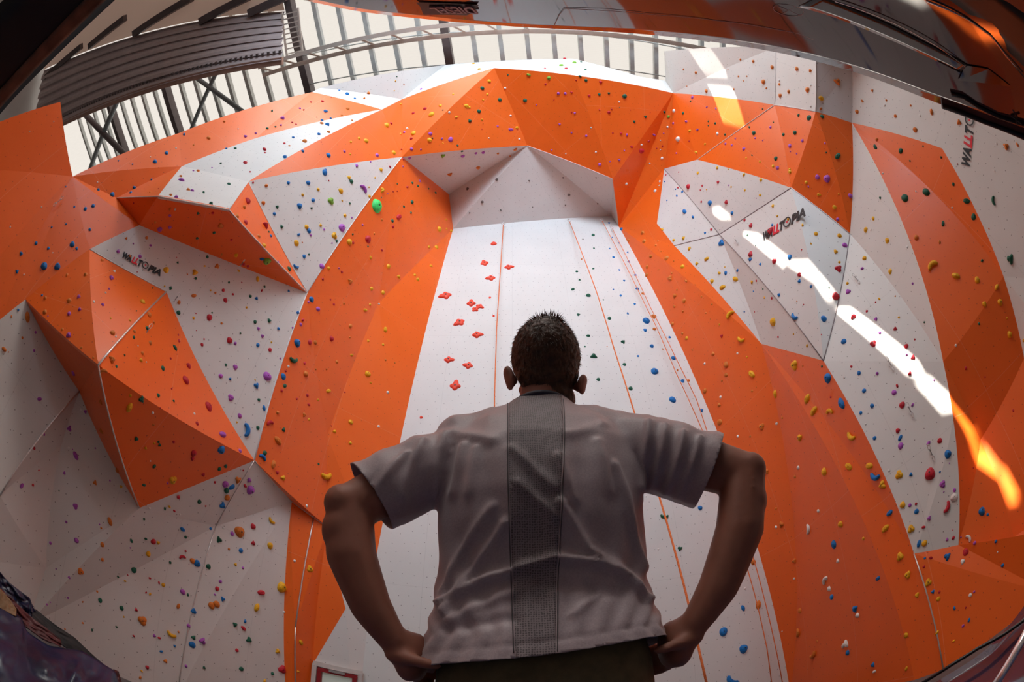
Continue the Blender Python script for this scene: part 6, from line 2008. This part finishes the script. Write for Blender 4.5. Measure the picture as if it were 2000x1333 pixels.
bmesh.ops.delete(b3, geom=[f for f in b3.faces if not in_panel(f.calc_center_median())], context='FACES')
bmesh.ops.delete(b2, geom=[f for f in b2.faces if in_panel(f.calc_center_median())], context='FACES')
m_shirt = mat('grey_jersey', (.41, .33, .35), .48); noisy(m_shirt, 350, .10, bump=.05)
m_shirt.node_tree.nodes['Principled BSDF'].inputs['Sheen Weight'].default_value = .25
m_net = mat('dark_mesh_fabric', (.125, .105, .11), .6); L_ = m_net.node_tree.links
tc = N(m_net, 'ShaderNodeTexCoord'); mp = N(m_net, 'ShaderNodeMapping'); mp.inputs['Scale'].default_value = (260, 0, 260); mp.inputs['Rotation'].default_value = (0, 0, 0)
vo = N(m_net, 'ShaderNodeTexVoronoi'); vo.inputs['Scale'].default_value = 1; vo.inputs['Randomness'].default_value = .25
L_.new(tc.outputs['Object'], mp.inputs['Vector']); L_.new(mp.outputs[0], vo.inputs['Vector'])
rp = N(m_net, 'ShaderNodeValToRGB'); rp.color_ramp.elements[0].position = .25; rp.color_ramp.elements[0].color = (.10, .082, .086, 1); rp.color_ramp.elements[1].position = .45; rp.color_ramp.elements[1].color = (.27, .22, .235, 1)
L_.new(vo.outputs['Distance'], rp.inputs['Fac']); L_.new(rp.outputs[0], m_net.node_tree.nodes['Principled BSDF'].inputs['Base Color'])
me = bpy.data.meshes.new('t_shirt'); b2.to_mesh(me); b2.free(); shirt = mobj('t_shirt', me, m_shirt)
me = bpy.data.meshes.new('back_insert'); b3.to_mesh(me); b3.free(); ins = mobj('back_insert', me, m_net, shirt); ins['label'] = 'darker perforated mesh strip'
for o in (shirt, ins):
    s = o.modifiers.new('sol', 'SOLIDIFY'); s.thickness = .0022; s.offset = -1
# seams: flat cords along insert, sleeves; collar band
def surf_y(x, z):
    best = None
    for v in ins.data.vertices: pass
    return best
from mathutils.bvhtree import BVHTree
bsh = bmesh.new(); bsh.from_mesh(shirt.data); bi = bmesh.new(); bi.from_mesh(ins.data); T1 = BVHTree.FromBMesh(bsh); T2 = BVHTree.FromBMesh(bi)
m_seam = noisy(mat('seam_thread', (.10, .085, .09), .7), 80, .2)
for s in (-1, 1):
    pts = []
    for k in range(60):
        z = .955+k*(1.475-.955)/59; h, cx = half(z); x = cx+s*(h+.0015) - MO.x
        hit = T1.ray_cast(Vector((x+s*.001, -1, z)), Vector((0, 1, 0)))[0]
        if hit and hit.y < 0: pts.append(hit+Vector((0, -.0008, 0)))
    if len(pts) > 5: tube('seam', pts, .001, m_seam, shirt, 6)
def band(name, pts, r, m):
    tube(name, pts, r, m, shirt, 8)
ring = []
for k in range(33):
    t = 2*PI*k/32; ring.append(Vector((.063-MO.x+.072*math.cos(t), .766-MO.y+.066*math.sin(t), 1.477-.3*(.066*math.sin(t)))))
band('collar', ring, .007, noisy(mat('navy_collar', (.03, .03, .05), .6), 60, .2))

# trousers, belt line and pocket seams
bm = bmesh.new()
loft(bm, [(.80, .172, .125, .055, .765), (.88, .182, .128, .055, .765), (.95, .180, .122, .055, .765), (1.0, .168, .112, .055, .765)], 40, 2.3)
for s in (-1, 1):
    chain(bm, [((.055+s*.085, .77, .84), .098), ((.055+s*.10, .775, .66), .086), ((.055+s*.115, .78, .48), .066), ((.055+s*.125, .77, .3), .062), ((.055+s*.13, .765, .12), .055)])
m_tr = noisy(mat('olive_trousers', (.085, .064, .030), .75), 40, .25, bump=.15)
trs = mobj('trousers', fuse(bm, .009, 6), m_tr)
bt = bmesh.new(); bt.from_mesh(trs.data); T3 = BVHTree.FromBMesh(bt)
for s in (-1, 1):
    pts = []
    for k in range(24):
        u = k/23; x = s*(.045+.075*(u if u < .5 else .5)*2) if u < .5 else s*.12; z = .90-(.0 if u < .5 else (u-.5)*.16)
        h = T3.ray_cast(Vector((x, -1, z)), Vector((0, 1, 0)))[0]
        if h: pts.append(h+Vector((0, -.001, 0)))
    tube('pocket_seam', pts, .002, noisy(mat('trouser_thread', (.03, .022, .012), .8), 60, .2), trs, 6)
for s in (-1, 1):
    bm = bmesh.new(); ball(bm, (.055+s*.135, .80, .045), (.048, .13, .045)); ball(bm, (.055+s*.135, .75, .075), (.045, .055, .05)); add_box(bm, (.055+s*.135, .805, .012), (.085, .25, .024))
    me = fuse(bm, .007, 3)
    for v in me.vertices: v.co.z = max(v.co.z, .002)
    mobj('shoe', me, noisy(mat('black_shoe', (.02, .02, .022), .5), 20, .2))
for n_, dz in (('left', 0),): pass
